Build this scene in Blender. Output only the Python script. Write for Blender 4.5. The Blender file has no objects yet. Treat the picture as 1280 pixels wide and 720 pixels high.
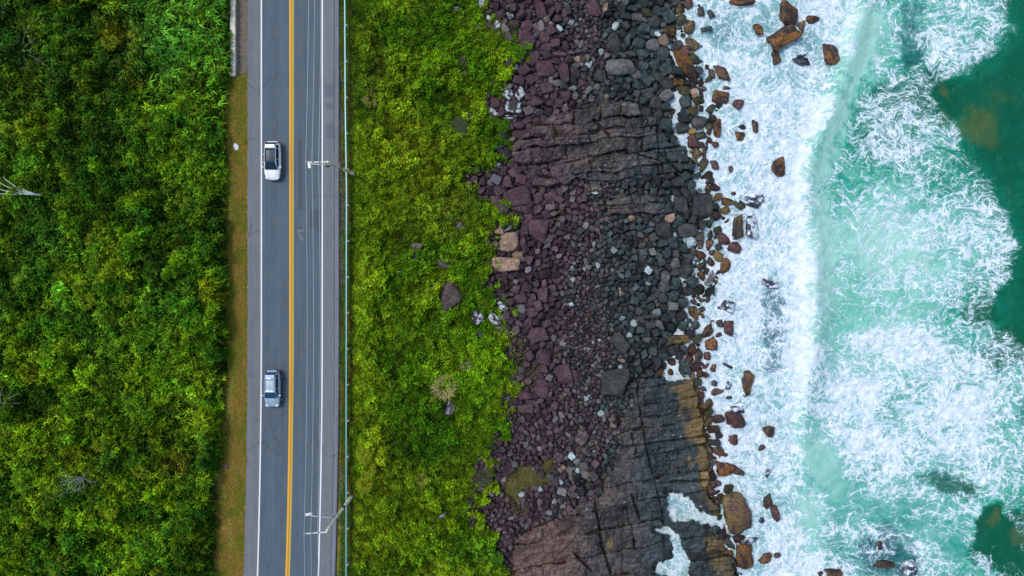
import bpy, bmesh, math, random
import numpy as np
from mathutils import Vector, Matrix

# ------------------------------------------------------------------ camera, light
sc = bpy.context.scene
COL = bpy.context.collection
CAM_H = 75.0                 # metres above the road
K = 36.0 / 24.0 / 1280.0     # metres per photo pixel per metre of height
SEA = -6.0
cam_d = bpy.data.cameras.new('camera'); cam = bpy.data.objects.new('camera', cam_d); COL.objects.link(cam)
cam.location = (0, 0, CAM_H); cam.rotation_euler = (0, 0, 0)
cam_d.lens = 24; cam_d.sensor_width = 36; cam_d.clip_end = 9000; cam_d.clip_start = 0.5
sc.camera = cam

SUN_EL, SUN_AZ = math.radians(58), math.radians(-62)
w = bpy.data.worlds.new("World"); sc.world = w; w.use_nodes = True
nt = w.node_tree; nt.nodes.clear()
sky = nt.nodes.new('ShaderNodeTexSky'); sky.sky_type = 'NISHITA'; sky.sun_disc = False
sky.sun_elevation = SUN_EL; sky.sun_rotation = SUN_AZ
sky.air_density = 1.6; sky.dust_density = 2.5; sky.ozone_density = 2.0
bg = nt.nodes.new('ShaderNodeBackground'); bg.inputs[1].default_value = 0.13
wo = nt.nodes.new('ShaderNodeOutputWorld')
nt.links.new(sky.outputs[0], bg.inputs[0]); nt.links.new(bg.outputs[0], wo.inputs[0])
sd = bpy.data.lights.new('sun', 'SUN'); sun = bpy.data.objects.new('sun', sd); COL.objects.link(sun)
sd.energy = 1.3; sd.angle = math.radians(12); sd.color = (1.0, 0.965, 0.92)
dv = Vector((math.sin(SUN_AZ)*math.cos(SUN_EL), math.cos(SUN_AZ)*math.cos(SUN_EL), math.sin(SUN_EL)))
sun.rotation_euler = dv.to_track_quat('Z', 'Y').to_euler(); sun.location = (0, 0, 60)
vs = sc.view_settings; vs.view_transform = 'Standard'; vs.look = 'None'; vs.gamma = 1; vs.exposure = 0.35
vs.use_curve_mapping = False
sc.cycles.max_bounces = 4; sc.cycles.diffuse_bounces = 2; sc.cycles.glossy_bounces = 2
sc.cycles.transmission_bounces = 2; sc.cycles.use_denoising = True

# ------------------------------------------------------------------ numpy noise
def _h(ix, iy, s):
    n = (ix.astype(np.int64)*374761393 + iy.astype(np.int64)*668265263 + s*1274126177) & 0xffffffff
    n = ((n ^ (n >> 13)) * 1274126177) & 0xffffffff
    n = n ^ (n >> 16)
    return (n & 0xffffff) / float(0xffffff)
def vn(x, y, s=0):
    ix = np.floor(x); iy = np.floor(y); fx = x-ix; fy = y-iy
    fx = fx*fx*fx*(fx*(fx*6-15)+10); fy = fy*fy*fy*(fy*(fy*6-15)+10)
    a = _h(ix, iy, s); b = _h(ix+1, iy, s); c = _h(ix, iy+1, s); d = _h(ix+1, iy+1, s)
    return (a*(1-fx)+b*fx)*(1-fy) + (c*(1-fx)+d*fx)*fy
def fbm(x, y, s=0, o=4):
    x = np.asarray(x, float); y = np.asarray(y, float)
    r = np.zeros(np.broadcast(x, y).shape); a = 0.5; t = 0
    for i in range(o):
        r = r + a*vn(x+i*17.3, y-i*9.1, s+i*31); t += a; a *= 0.5; x = x*2.03; y = y*2.03
    return r/t          # 0..1
def sst(a, b, x):
    t = np.clip((x-a)/(b-a), 0, 1); return t*t*(3-2*t)
def inpoly(px, py, poly):
    ins = np.zeros(np.shape(px), bool); n = len(poly)
    for i in range(n):
        x0, y0 = poly[i]; x1, y1 = poly[(i+1) % n]
        if y0 == y1: continue
        c = ((y0 > py) != (y1 > py)) & (px < (x1-x0)*(py-y0)/(y1-y0)+x0)
        ins ^= c
    return ins

# ------------------------------------------------------------------ lie of the land (plan units = photo pixels)
def crv(pts):
    ys = [p[0] for p in pts]; xs = [p[1] for p in pts]
    return lambda y: np.interp(y, ys, xs)
V_ = crv([(-60, 600), (0, 600), (12, 612), (30, 622), (45, 640), (58, 650), (72, 654), (88, 640), (100, 632), (112, 624), (120, 613),
          (135, 612), (148, 625), (160, 641), (172, 638), (190, 630), (208, 622), (222, 596), (236, 592), (248, 604), (256, 632),
          (272, 640), (288, 626), (300, 615), (330, 615), (350, 612), (370, 622), (390, 628), (410, 634), (430, 640), (462, 652),
          (480, 648), (500, 642), (520, 640), (540, 636), (560, 622), (580, 610), (600, 606), (620, 600), (650, 602), (670, 612),
          (690, 628), (720, 640), (800, 645)])
S_ = crv([(-60, 862), (0, 858), (25, 850), (45, 842), (60, 862), (80, 870), (100, 880), (130, 878), (160, 874), (180, 868), (200, 874),
          (215, 870), (232, 884), (245, 892), (275, 892), (290, 882), (330, 882), (360, 872), (400, 872), (440, 868), (465, 868),
          (480, 872), (520, 880), (560, 887), (600, 891), (625, 896), (650, 905), (680, 914), (720, 920), (800, 925)])
L_ = crv([(-60, 289), (0, 289), (92, 289), (105, 286), (130, 282), (200, 284), (300, 284), (400, 284), (480, 282), (540, 279), (560, 277),
          (600, 271), (660, 269), (720, 264), (800, 262)])
def road_dx(py):
    t = np.clip((np.asarray(py, float)-400)/320.0, 0, None)
    return -4.9*t*t
POOLS = [[(834, 614), (846, 617), (858, 622), (872, 636), (888, 647), (905, 648), (905, 662), (888, 655), (862, 650), (840, 650), (835, 636)],
         [(818, 662), (836, 660), (846, 668), (852, 684), (860, 702), (861, 722), (846, 724), (818, 716), (820, 706), (843, 700), (842, 680), (836, 670)],
         [(828, 474), (832, 452), (848, 448), (852, 470), (868, 473), (868, 478), (828, 478)],
         [(836, 128), (842, 112), (852, 118), (850, 150), (846, 168), (841, 150)]]
LEDGE_UP = [(698, 142), (730, 130), (755, 124), (800, 126), (803, 146), (822, 148), (838, 176), (852, 178), (869, 205), (866, 213), (848, 216),
            (816, 221), (778, 229), (752, 232), (752, 240), (736, 240), (733, 222), (700, 232), (680, 238), (664, 236), (652, 214), (640, 190), (640, 176), (664, 160)]
LEDGE_MID = [(752, 246), (784, 242), (838, 243), (842, 268), (826, 272), (790, 270), (758, 267)]
LEDGE_LOW = [(803, 472), (832, 474), (868, 475), (874, 500), (880, 540), (886, 585), (890, 598), (884, 618), (898, 634), (896, 648), (888, 668), (905, 676),
             (918, 700), (922, 760), (922, 850), (630, 850), (630, 760), (640, 706), (640, 676), (668, 654), (700, 646), (725, 628), (750, 618), (755, 602),
             (764, 588), (775, 560), (778, 530), (790, 490)]
def polydist(px, py, poly):
    d = np.full(np.shape(px), 1e9); n = len(poly)
    for i in range(n):
        x0, y0 = poly[i]; x1, y1 = poly[(i+1) % n]
        dx, dy = x1-x0, y1-y0
        t = np.clip(((px-x0)*dx+(py-y0)*dy)/(dx*dx+dy*dy+1e-9), 0, 1)
        d = np.minimum(d, np.hypot(px-x0-t*dx, py-y0-t*dy))
    return np.where(inpoly(px, py, poly), d, -d)
def WETP(px, py):
    S = S_(py); d = px-S
    k = sst(-38, -14, d)*sst(14, 0, d)*(1-sst(470, 478, py)*1.0)
    return k*sst(.545, .60, fbm(px*.10, py*.065, 881, 3))
def hgt(px, py):
    """ground height in metres at plan position (px, py)"""
    px = np.asarray(px, float); py = np.asarray(py, float)
    L = L_(py); V = V_(py); S = S_(py)
    z = np.zeros(np.broadcast(px, py).shape) - 0.12
    z = z + np.where(px < L+6, np.minimum((L+6-px)*0.012, 14), 0)
    t = np.clip((px-432)/(V-432), 0, 1)
    z = z - 3.2*t**1.15
    t2 = np.clip((px-V)/(S-V), 0, 1)
    z = z - 2.55*t2
    z = z - np.clip((px-S)*0.05, 0, 6) - 0.12*sst(-25, 0, px-S)
    n = fbm(px*0.05, py*0.05, 3, 4)-0.5
    z = z + np.where(px > 436, n*np.clip((px-436)/60, 0, 1)*0.7, 0)
    m = np.clip((px-V)/15, 0, 1)*np.clip((S+10-px)/20, 0, 1)
    z = z + m*(fbm(px*0.16, py*0.16, 8, 3)-0.5)*0.5
    out = (px < L+2)
    z = z + np.where(out, n*0.6, 0)
    for p in POOLS:
        x0 = min(a for a, b in p)-14; x1 = max(a for a, b in p)+14; y0 = min(b for a, b in p)-14; y1 = max(b for a, b in p)+14
        bb = (px > x0) & (px < x1) & (py > y0) & (py < y1)
        if bb.any():
            d = polydist(px, py, p)
            z = np.where(bb, z*(1-sst(-6, 1, d)) + np.minimum(z, SEA-0.6)*sst(-6, 1, d), z)
    z = np.where(WETP(px, py) > 0, z*(1-WETP(px, py))+np.minimum(z, SEA-0.35)*WETP(px, py), z)
    # ditch beside the road, top left
    z = z - 0.25*np.exp(-((px-301)/3.0)**2)*(py < 96)
    return z
def P(px, py, z=None, dz=0.0):
    """world position of plan point; z=None means on the ground"""
    px = np.asarray(px, float); py = np.asarray(py, float)
    zz = hgt(px, py) if z is None else np.zeros(np.shape(px)) + z
    s = K*(CAM_H-zz)
    return np.stack([(px-640)*s, (360-py)*s, zz+dz], -1)
def P1(px, py, z=None, dz=0.0): return Vector([float(c) for c in P(px, py, z, dz)])

# ------------------------------------------------------------------ object helpers
def tag(o, label=None, cat=None, group=None, kind=None):
    if label: o['label'] = label
    if cat: o['category'] = cat
    if group: o['group'] = group
    if kind: o['kind'] = kind
    return o
def link(name, me, mat=None, parent=None):
    o = bpy.data.objects.new(name, me); COL.objects.link(o)
    if mat is not None and me is not None and not me.materials: me.materials.append(mat)
    if parent is not None: o.parent = parent
    return o
def np_mesh(name, V, F, cols=None, smooth=False, attrs=None):
    """F: (n,k) array of equal sized faces"""
    me = bpy.data.meshes.new(name); V = np.asarray(V, np.float32); F = np.asarray(F, np.int32)
    me.vertices.add(len(V)); me.vertices.foreach_set('co', V.ravel())
    k = F.shape[1]
    me.loops.add(F.size); me.loops.foreach_set('vertex_index', F.ravel())
    me.polygons.add(len(F)); me.polygons.foreach_set('loop_start', np.arange(len(F), dtype=np.int32)*k)
    me.polygons.foreach_set('loop_total', np.full(len(F), k, np.int32))
    me.polygons.foreach_set('use_smooth', np.full(len(F), smooth))
    me.update(calc_edges=True)
    if cols is not None:
        a = me.attributes.new('Col', 'FLOAT_COLOR', 'POINT')
        c = np.ones((len(V), 4), np.float32); c[:, :3] = cols; a.data.foreach_set('color', c.ravel())
    for nm, (ty, arr) in (attrs or {}).items():
        a = me.attributes.new(nm, ty, 'POINT')
        a.data.foreach_set('vector' if ty == 'FLOAT_VECTOR' else 'value', np.asarray(arr, np.float32).ravel())
    return me
def grid_faces(nx, ny):
    i = np.arange((nx-1)*(ny-1)); r = i//(nx-1); c = i % (nx-1)
    a = r*nx+c
    return np.stack([a, a+nx, a+nx+1, a+1], -1)
def empty(name, loc, rz=0):
    o = bpy.data.objects.new(name, None); COL.objects.link(o); o.location = loc; o.rotation_euler = (0, 0, rz)
    o.empty_display_size = 0.3
    return o
class MB:
    def __init__(s): s.bm = bmesh.new()
    def box(s, c, size, rot=None, bevel=0):
        r = bmesh.ops.create_cube(s.bm, size=1)
        M = Matrix.Translation(c) @ (rot.to_4x4() if rot else Matrix.Identity(4)) @ Matrix.Diagonal((*size, 1))
        bmesh.ops.transform(s.bm, matrix=M, verts=r['verts'])
        if bevel:
            es = list({e for v in r['verts'] for e in v.link_edges})
            bmesh.ops.bevel(s.bm, geom=es, offset=bevel, segments=2, affect='EDGES', profile=0.6)
        return s
    def tube(s, pts, rad, n=8, cap=True):
        pts = [Vector(p) for p in pts]; rings = []
        rad = rad if hasattr(rad, '__len__') else [rad]*len(pts)
        for i, p in enumerate(pts):
            d = (pts[min(i+1, len(pts)-1)]-pts[max(i-1, 0)]).normalized()
            a = d.orthogonal().normalized() if i == 0 else (A - d*A.dot(d)).normalized()
            A = a; b = d.cross(a)
            rings.append([s.bm.verts.new(p+(a*math.cos(t)+b*math.sin(t))*rad[i]) for t in [2*math.pi*j/n for j in range(n)]])
        for r0, r1 in zip(rings, rings[1:]):
            for j in range(n): s.bm.faces.new((r0[j], r0[(j+1) % n], r1[(j+1) % n], r1[j]))
        if cap:
            s.bm.faces.new(rings[0][::-1]); s.bm.faces.new(rings[-1])
        return s
    def poly(s, pts, flip=False):
        vs_ = [s.bm.verts.new(p) for p in pts]
        s.bm.faces.new(vs_[::-1] if flip else vs_); return s
    def build(s, name, mat, parent=None, smooth=False):
        me = bpy.data.meshes.new(name)
        bmesh.ops.recalc_face_normals(s.bm, faces=s.bm.faces)
        s.bm.to_mesh(me); s.bm.free()
        if smooth: me.polygons.foreach_set('use_smooth', [True]*len(me.polygons))
        return link(name, me, mat, parent)

# ------------------------------------------------------------------ material helpers
def new_mat(name):
    m = bpy.data.materials.new(name); m.use_nodes = True
    t = m.node_tree; b = t.nodes['Principled BSDF']; return m, t, b
class NT:
    def __init__(s, t): s.t = t
    def n(s, ty, **kw):
        nd = s.t.nodes.new(ty)
        for k, v in kw.items(): setattr(nd, k, v)
        return nd
    def put(s, sock, v):
        if isinstance(v, bpy.types.NodeSocket): s.t.links.new(v, sock)
        elif v is not None:
            if sock.type == 'RGBA' and len(v) == 3: v = (*v, 1)
            sock.default_value = v
    def math(s, op, a, b=None, c=None, clamp=False):
        nd = s.n('ShaderNodeMath', operation=op, use_clamp=clamp)
        s.put(nd.inputs[0], a); s.put(nd.inputs[1], b); s.put(nd.inputs[2], c); return nd.outputs[0]
    def vmath(s, op, a, b=None, scale=None):
        nd = s.n('ShaderNodeVectorMath', operation=op)
        s.put(nd.inputs[0], a); s.put(nd.inputs[1], b)
        if scale is not None: s.put(nd.inputs['Scale'], scale)
        return nd.outputs[0]
    def mix(s, f, a, b, mode='MIX'):
        nd = s.n('ShaderNodeMix', data_type='RGBA', blend_type=mode, clamp_factor=True)
        s.put(nd.inputs[0], f); s.put(nd.inputs[6], a); s.put(nd.inputs[7], b); return nd.outputs[2]
    def noise(s, vec, scale, detail=4, rough=0.55, dist=0.0, ty=None, out=0):
        nd = s.n('ShaderNodeTexNoise')
        if ty: nd.noise_type = ty
        s.put(nd.inputs['Vector'], vec); nd.inputs['Scale'].default_value = scale
        nd.inputs['Detail'].default_value = detail; nd.inputs['Roughness'].default_value = rough
        nd.inputs['Distortion'].default_value = dist; return nd.outputs[out]
    def voro(s, vec, scale, feature='F1', out='Distance', rnd=1.0):
        nd = s.n('ShaderNodeTexVoronoi', feature=feature)
        s.put(nd.inputs['Vector'], vec); nd.inputs['Scale'].default_value = scale
        nd.inputs['Randomness'].default_value = rnd; return nd.outputs[out]
    def step(s, x, a, b, lo=0.0, hi=1.0):
        nd = s.n('ShaderNodeMapRange', interpolation_type='SMOOTHSTEP')
        s.put(nd.inputs['Value'], x); s.put(nd.inputs['From Min'], a); s.put(nd.inputs['From Max'], b)
        s.put(nd.inputs['To Min'], lo); s.put(nd.inputs['To Max'], hi); return nd.outputs[0]
    def pos(s): return s.n('ShaderNodeNewGeometry').outputs['Position']
    def obj(s): return s.n('ShaderNodeTexCoord').outputs['Object']
    def attr(s, name, out='Fac'):
        nd = s.n('ShaderNodeAttribute', attribute_name=name); return nd.outputs[out]
    def scale(s, v, sx, sy, sz=1):
        return s.vmath('MULTIPLY', v, (sx, sy, sz))
    def bump(s, h, strength=0.5, dist=0.1, b=None):
        nd = s.n('ShaderNodeBump'); nd.inputs['Strength'].default_value = strength; nd.inputs['Distance'].default_value = dist
        s.put(nd.inputs['Height'], h)
        if b is not None: s.put(b.inputs['Normal'], nd.outputs[0])
        return nd.outputs[0]
def plain(name, col, rough=0.6, metal=0.0, var=0.12, scale=6.0, bump=0.0, coat=0.0):
    m, t, b = new_mat(name); N = NT(t); p = N.pos()
    n = N.noise(p, scale, 5)
    c = N.mix(n, tuple(x*(1-var) for x in col), tuple(min(1, x*(1+var)) for x in col))
    t.links.new(c, b.inputs['Base Color']); b.inputs['Roughness'].default_value = rough; b.inputs['Metallic'].default_value = metal
    if coat: b.inputs['Coat Weight'].default_value = coat; b.inputs['Coat Roughness'].default_value = 0.08
    if bump: N.bump(n, bump, 0.02, b)
    return m
M = {}
M['white_metal'] = plain('galvanised', (0.55, 0.6, 0.62), 0.45, 0.3, 0.1, 3)
M['rail'] = plain('galvanised rail', (0.13, 0.35, 0.36), 0.4, 0.15, 0.22, 1.2)
M['wood'] = plain('weathered post', (0.42, 0.40, 0.36), 0.85, 0, 0.3, 5, 0.3)
M['concrete'] = plain('cast concrete', (0.72, 0.66, 0.54), 0.85, 0, 0.15, 4, 0.3)
M['yellow_band'] = plain('yellow band', (0.55, 0.42, 0.12), 0.7, 0, 0.2, 5)
M['ceramic'] = plain('insulator glaze', (0.5, 0.5, 0.5), 0.3)
M['rust'] = plain('brown bracket', (0.10, 0.06, 0.045), 0.7, 0.2, 0.3, 8)
M['wire'] = plain('aluminium wire', (0.48, 0.53, 0.55), 0.4, 0.2)
M['deadwood'] = plain('bleached dead wood', (0.17, 0.20, 0.17), 0.9, 0, 0.3, 6)
M['palewood'] = plain('pale bare branches', (0.42, 0.47, 0.44), 0.9, 0, 0.2, 6)
M['litter'] = plain('white litter', (0.6, 0.66, 0.7), 0.5, 0, 0.15, 8)
M['car_white'] = plain('white car paint', (0.80, 0.82, 0.85), 0.28, 0, 0.02, 2, 0, 1.0)
M['car_silver'] = plain('silver blue car paint', (0.38, 0.47, 0.55), 0.3, 0.45, 0.03, 2, 0, 1.0)
M['glass'] = plain('tinted car glass', (0.010, 0.030, 0.055), 0.3)
M['glass_blue'] = plain('windscreen glass', (0.008, 0.065, 0.15), 0.3)
M['tyre'] = plain('tyre rubber', (0.02, 0.02, 0.022), 0.85)
M['rim'] = plain('alloy rim', (0.5, 0.52, 0.54), 0.3, 0.8)
M['lamp_glass'] = plain('headlight glass', (0.55, 0.6, 0.65), 0.1, 0, 0.05, 3, 0, 1.0)
M['red_glass'] = plain('tail light', (0.13, 0.008, 0.015), 0.3)
M['black'] = plain('black trim', (0.02, 0.02, 0.024), 0.5)

for g_ in ('glass', 'glass_blue'): M[g_].node_tree.nodes['Principled BSDF'].inputs['Specular IOR Level'].default_value = 0.2
def vcol_mat(name, rough, bump=0.0, bscale=3.0, transl=0.0, var=0.35, vscale=6.0, spec=0.4):
    m, t, b = new_mat(name); N = NT(t); p = N.pos()
    c = N.attr('Col', 'Color'); n = N.noise(p, vscale, 5, 0.6)
    k = N.step(n, 0.25, 0.75, 1-var, 1+var)
    c2 = N.vmath('SCALE', c, scale=k)
    t.links.new(c2, b.inputs['Base Color']); b.inputs['Roughness'].default_value = rough
    b.inputs['Specular IOR Level'].default_value = spec
    if bump: N.bump(N.noise(p, bscale, 8, 0.65), bump, 0.12, b)
    if transl:
        tr = N.n('ShaderNodeBsdfTranslucent'); t.links.new(c2, tr.inputs[0])
        ms = N.n('ShaderNodeMixShader'); ms.inputs[0].default_value = transl
        t.links.new(b.outputs[0], ms.inputs[1]); t.links.new(tr.outputs[0], ms.inputs[2])
        t.links.new(ms.outputs[0], t.nodes['Material Output'].inputs[0])
    return m
M['leaf'] = vcol_mat('leaves', 0.7, transl=0.25, var=0.12, spec=0.08)
M['dry_rock'] = vcol_mat('dry rock', 0.85, 1.0, 2.5, var=0.45, vscale=3.0, spec=0.25)
M['wet_rock'] = vcol_mat('wet rock', 0.42, 1.0, 3.0, var=0.8, vscale=4.5, spec=0.4)
# ------------------------------------------------------------------ colour fields of the ground
def lerp(a, b, t): return a*(1-t[..., None]) + b*t[..., None]
def blob(px, py, x, y, rx, ry=None):
    ry = ry or rx
    return np.exp(-(((px-x)/rx)**2 + ((py-y)/ry)**2))
A3 = lambda *c: np.array(c, float)
def veg_right(px, py):
    n1 = fbm(px*0.022, py*0.022, 41, 4); n2 = fbm(px*0.09, py*0.09, 47, 3)
    c = lerp(A3(0.050, 0.125, 0.006), A3(0.15, 0.22, 0.012), sst(0.35, 0.66, n1*0.75+n2*0.25))
    for x, y, rx, ry, col, k in [(540, 555, 75, 45, (0.028, 0.085, 0.006), .85), (520, 200, 45, 50, (0.19, 0.23, 0.014), .6), (470, 570, 14, 40, (0.24, 0.27, 0.015), .7),
                             (470, 90, 22, 60, (0.06, 0.085, 0.010), .7), (565, 60, 35, 40, (0.06, 0.15, 0.006), .6), (618, 165, 20, 26, (0.05, 0.13, 0.006), .7),
                             (485, 270, 40, 50, (0.17, 0.21, 0.014), .5), (490, 660, 50, 60, (0.13, 0.19, 0.010), .5), (590, 470, 40, 60, (0.085, 0.21, 0.008), .6),
                             (570, 260, 40, 30, (0.09, 0.11, 0.02), .5), (520, 420, 40, 60, (0.075, 0.16, 0.008), .5), (645, 70, 12, 20, (0.10, 0.24, 0.012), .6),
                             (600, 690, 20, 30, (0.08, 0.22, 0.02), .4), (560, 30, 60, 30, (0.05, 0.13, 0.007), .5)]:
        c = lerp(c, A3(*col), np.clip(blob(px, py, x, y, rx, ry)*k*(0.6+0.8*n2), 0, 1))
    c = c*A3(1.50, 1.58, 0.80)*(0.45+1.1*vn(px*.35, py*.35, 55))[..., None]
    lawn = sst(448, 436, px); c = lerp(c, A3(0.055, 0.10, 0.010), lawn*0.8)
    c = lerp(c, A3(0.20, 0.15, 0.02), lawn*sst(0.52, 0.7, fbm(px*0.1, py*0.03, 53, 3))*0.7)
    return c
def veg_left(px, py):
    n1 = fbm(px*0.02, py*0.02, 61, 4); n2 = fbm(px*0.07, py*0.07, 67, 4)
    c = lerp(A3(0.018, 0.055, 0.005), A3(0.085, 0.155, 0.009), sst(0.38, 0.66, n1*0.5+n2*0.5))
    for x, y, rx, ry, col, k in [(50, 110, 90, 80, (0.020, 0.045, 0.006), .6), (225, 45, 60, 50, (0.035, 0.11, 0.016), .7), (160, 50, 26, 18, (0.085, 0.075, 0.010), .75),
                             (180, 400, 70, 60, (0.06, 0.13, 0.010), .5), (130, 320, 40, 12, (0.15, 0.22, 0.012), .6), (40, 170, 22, 10, (0.14, 0.2, 0.012), .6),
                             (60, 300, 60, 60, (0.022, 0.07, 0.008), .6), (150, 95, 60, 30, (0.025, 0.045, 0.008), .5), (200, 500, 60, 40, (0.075, 0.145, 0.008), .5),
                             (80, 545, 60, 40, (0.09, 0.16, 0.008), .5), (255, 510, 25, 30, (0.11, 0.17, 0.012), .6), (60, 690, 60, 40, (0.03, 0.085, 0.006), .5),
                             (228, 575, 14, 14, (0.14, 0.10, 0.012), .7), (235, 210, 50, 25, (0.10, 0.18, 0.012), .5), (235, 20, 40, 30, (0.08, 0.14, 0.010), .4)]:
        c = lerp(c, A3(*col), np.clip(blob(px, py, x, y, rx, ry)*k*(0.5+n2), 0, 1))
    return c*A3(1.65, 1.60, 0.80)*(0.2+1.6*vn(px*.3, py*.3, 57))[..., None]
def rock_tone(px, py):
    """(colour a) the rocks' own colour across the shore: purple inland, brown-grey, then blue-grey, darker when always wet"""
    V = V_(py); S = S_(py); t = np.clip((px-V)/(S-V), 0, 1)
    t = t + (fbm(px*0.03, py*0.03, 71, 3)-0.5)*0.35
    pur = A3(0.066, 0.034, 0.042); mid = A3(0.064, 0.052, 0.051); tea = A3(0.030, 0.045, 0.047)
    c = lerp(np.zeros(np.shape(px)+(3,))+pur, np.zeros(np.shape(px)+(3,))+mid, sst(0.25, 0.5, t))
    c = lerp(c, np.zeros(np.shape(px)+(3,))+tea, sst(0.5, 0.8, t))
    return c
MOSS = [(655, 598, 22, 20), (640, 612, 16, 22), (684, 580, 12, 12), (672, 600, 20, 12), (640, 490, 14, 10), (665, 470, 14, 16), (652, 430, 10, 22), (686, 165, 18, 12), (700, 178, 12, 8), (648, 640, 14, 12), (625, 360, 10, 14)]
def moss(px, py):
    m = np.zeros(np.shape(px))
    for x, y, rx, ry in MOSS: m = np.maximum(m, blob(px, py, x, y, rx, ry))
    return sst(0.35, 0.65, m + (fbm(px*0.12, py*0.12, 77, 4)-0.5)*0.6)

# ------------------------------------------------------------------ ground
def axis(segs, far_lo, far_hi):
    out = []
    for a, b, st in segs: out += list(np.arange(a, b, st))
    out.append(segs[-1][1])
    lo = [out[0]-10*1.6**i for i in range(1, 40)]; hi = [out[-1]+10*1.6**i for i in range(1, 40)]
    lo = [v for v in lo if v > far_lo][::-1]; hi = [v for v in hi if v < far_hi]
    return np.array(lo+out+hi)
gx = axis([(-200, 280, 5), (280, 436, 1.6), (436, 935, 1.35), (935, 1100, 5)], -30000, 40000)
gy = axis([(-160, -30, 4), (-30, 750, 1.5), (750, 860, 4)], -30000, 30000)
PX, PY = np.meshgrid(gx, gy)
pos = P(PX, PY).reshape(-1, 3)
L, V, S = L_(PY), V_(PY), S_(PY)
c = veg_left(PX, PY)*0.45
ng = fbm(PX*0.12, PY*0.12, 5, 4); ng2 = fbm(PX*0.25, PY*0.05, 9, 3)
verge = lerp(np.zeros(PX.shape+(3,))+A3(0.23, 0.155, 0.028), np.zeros(PX.shape+(3,))+A3(0.15, 0.16, 0.018), sst(0.4, 0.62, ng))
c = lerp(c, verge, sst(-3, 3, PX-L))
c = lerp(c, np.zeros(PX.shape+(3,))+A3(0.13, 0.115, 0.085), ((PX > 289) & (PX < 312) & (PY < 94))*1.0)
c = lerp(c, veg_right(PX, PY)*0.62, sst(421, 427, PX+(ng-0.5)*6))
c = lerp(c, np.zeros(PX.shape+(3,))+A3(0.09, 0.085, 0.07), sst(0.62, 0.72, fbm(PX*0.08, PY*0.02, 19, 3))*((PX > 420) & (PX < 433)))
vb = sst(-5, 5, PX-V+(ng-0.5)*14)
gr = rock_tone(PX, PY)*0.42
gr = lerp(gr, np.zeros(PX.shape+(3,))+A3(0.10, 0.10, 0.028), moss(PX, PY))
gr = lerp(gr, np.zeros(PX.shape+(3,))+A3(0.075, 0.060, 0.035), sst(18, 2, PX-V)*sst(.45, .6, ng))
c = lerp(c, gr, vb)
c = lerp(c, np.zeros(PX.shape+(3,))+A3(0.03, 0.04, 0.038), sst(-12, 8, PX-S))
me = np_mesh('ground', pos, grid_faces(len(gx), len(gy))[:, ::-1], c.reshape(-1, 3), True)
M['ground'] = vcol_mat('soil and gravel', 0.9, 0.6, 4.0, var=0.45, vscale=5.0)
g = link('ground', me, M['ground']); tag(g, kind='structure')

# ------------------------------------------------------------------ road
def strip(name, x0, x1, z, mat, y0=-900, y1=1700, step=12, thick=0.3, parent=None, jag=0, kind='structure', dz=None):
    ys = np.arange(y0, y1+step, step); n = len(ys); dx = road_dx(ys)
    j = (fbm(ys*0.21, ys*0+3, 5, 4)-0.5)*jag if jag else 0
    s = K*CAM_H
    xa = (x0+dx+j-640)*s; xb = (x1+dx-(j if jag else 0)-640)*s; Y = (360-ys)*s
    z = z*np.ones(n)
    v = np.concatenate([np.stack([xa, Y, z], -1), np.stack([xb, Y, z], -1), np.stack([xa, Y, z-thick], -1), np.stack([xb, Y, z-thick], -1)])
    i = np.arange(n-1)
    f = [np.stack([i, i+1, i+1+n, i+n], -1), np.stack([i+2*n, i+1+2*n, i+1, i], -1), np.stack([i+n, i+1+n, i+1+3*n, i+3*n], -1)]
    o = link(name, np_mesh(name, v, np.concatenate(f)), mat, parent)
    if kind: tag(o, kind=kind)
    return o
def asphalt(name, base, warm, streak):
    m, t, b = new_mat(name); N = NT(t); p = N.pos()
    fine = N.noise(p, 22, 3, 0.7); med = N.noise(N.scale(p, 1, 0.35), 1.3, 5, 0.6); lon = N.noise(N.scale(p, 1.0, 0.012), 2.4, 3, 0.5)
    c = N.mix(N.step(med, .3, .7), base, warm)
    c = N.mix(N.step(lon, .35, .68, 0, streak), c, tuple(x*1.5 for x in base))
    c = N.mix(N.step(N.noise(N.scale(p, 1.0, 0.02), 5.0, 2), .52, .75, 0, streak*0.8), c, tuple(x*0.55 for x in base))
    c = N.mix(N.step(fine, .2, .8, 0, 0.4), c, tuple(x*0.6 for x in base))
    cr = N.voro(N.vmath('ADD', p, N.vmath('SCALE', N.noise(p, 1.5, 4, out=1), scale=1.1)), 0.22, 'DISTANCE_TO_EDGE')
    ck = N.math('MULTIPLY', N.step(cr, 0.0, 0.02, 1, 0), N.step(N.noise(p, 0.15, 3), .5, .6))
    c = N.mix(N.math('MULTIPLY', ck, 0.5), c, (0.02, 0.02, 0.024))
    t.links.new(c, b.inputs['Base Color']); b.inputs['Roughness'].default_value = 0.85
    N.bump(fine, 0.25, 0.02, b); return m
M['lane'] = asphalt('worn asphalt lane', (0.064, 0.094, 0.124), (0.090, 0.117, 0.142), 0.6)
M['shoulder'] = asphalt('shoulder asphalt', (0.132, 0.146, 0.160), (0.160, 0.172, 0.184), 0.4)
M['gutter'] = asphalt('gutter concrete', (0.145, 0.155, 0.195), (0.19, 0.195, 0.23), 0.35)
M['seam'] = plain('tarred seam', (0.045, 0.045, 0.06), 0.85, 0, 0.4, 3)
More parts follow.
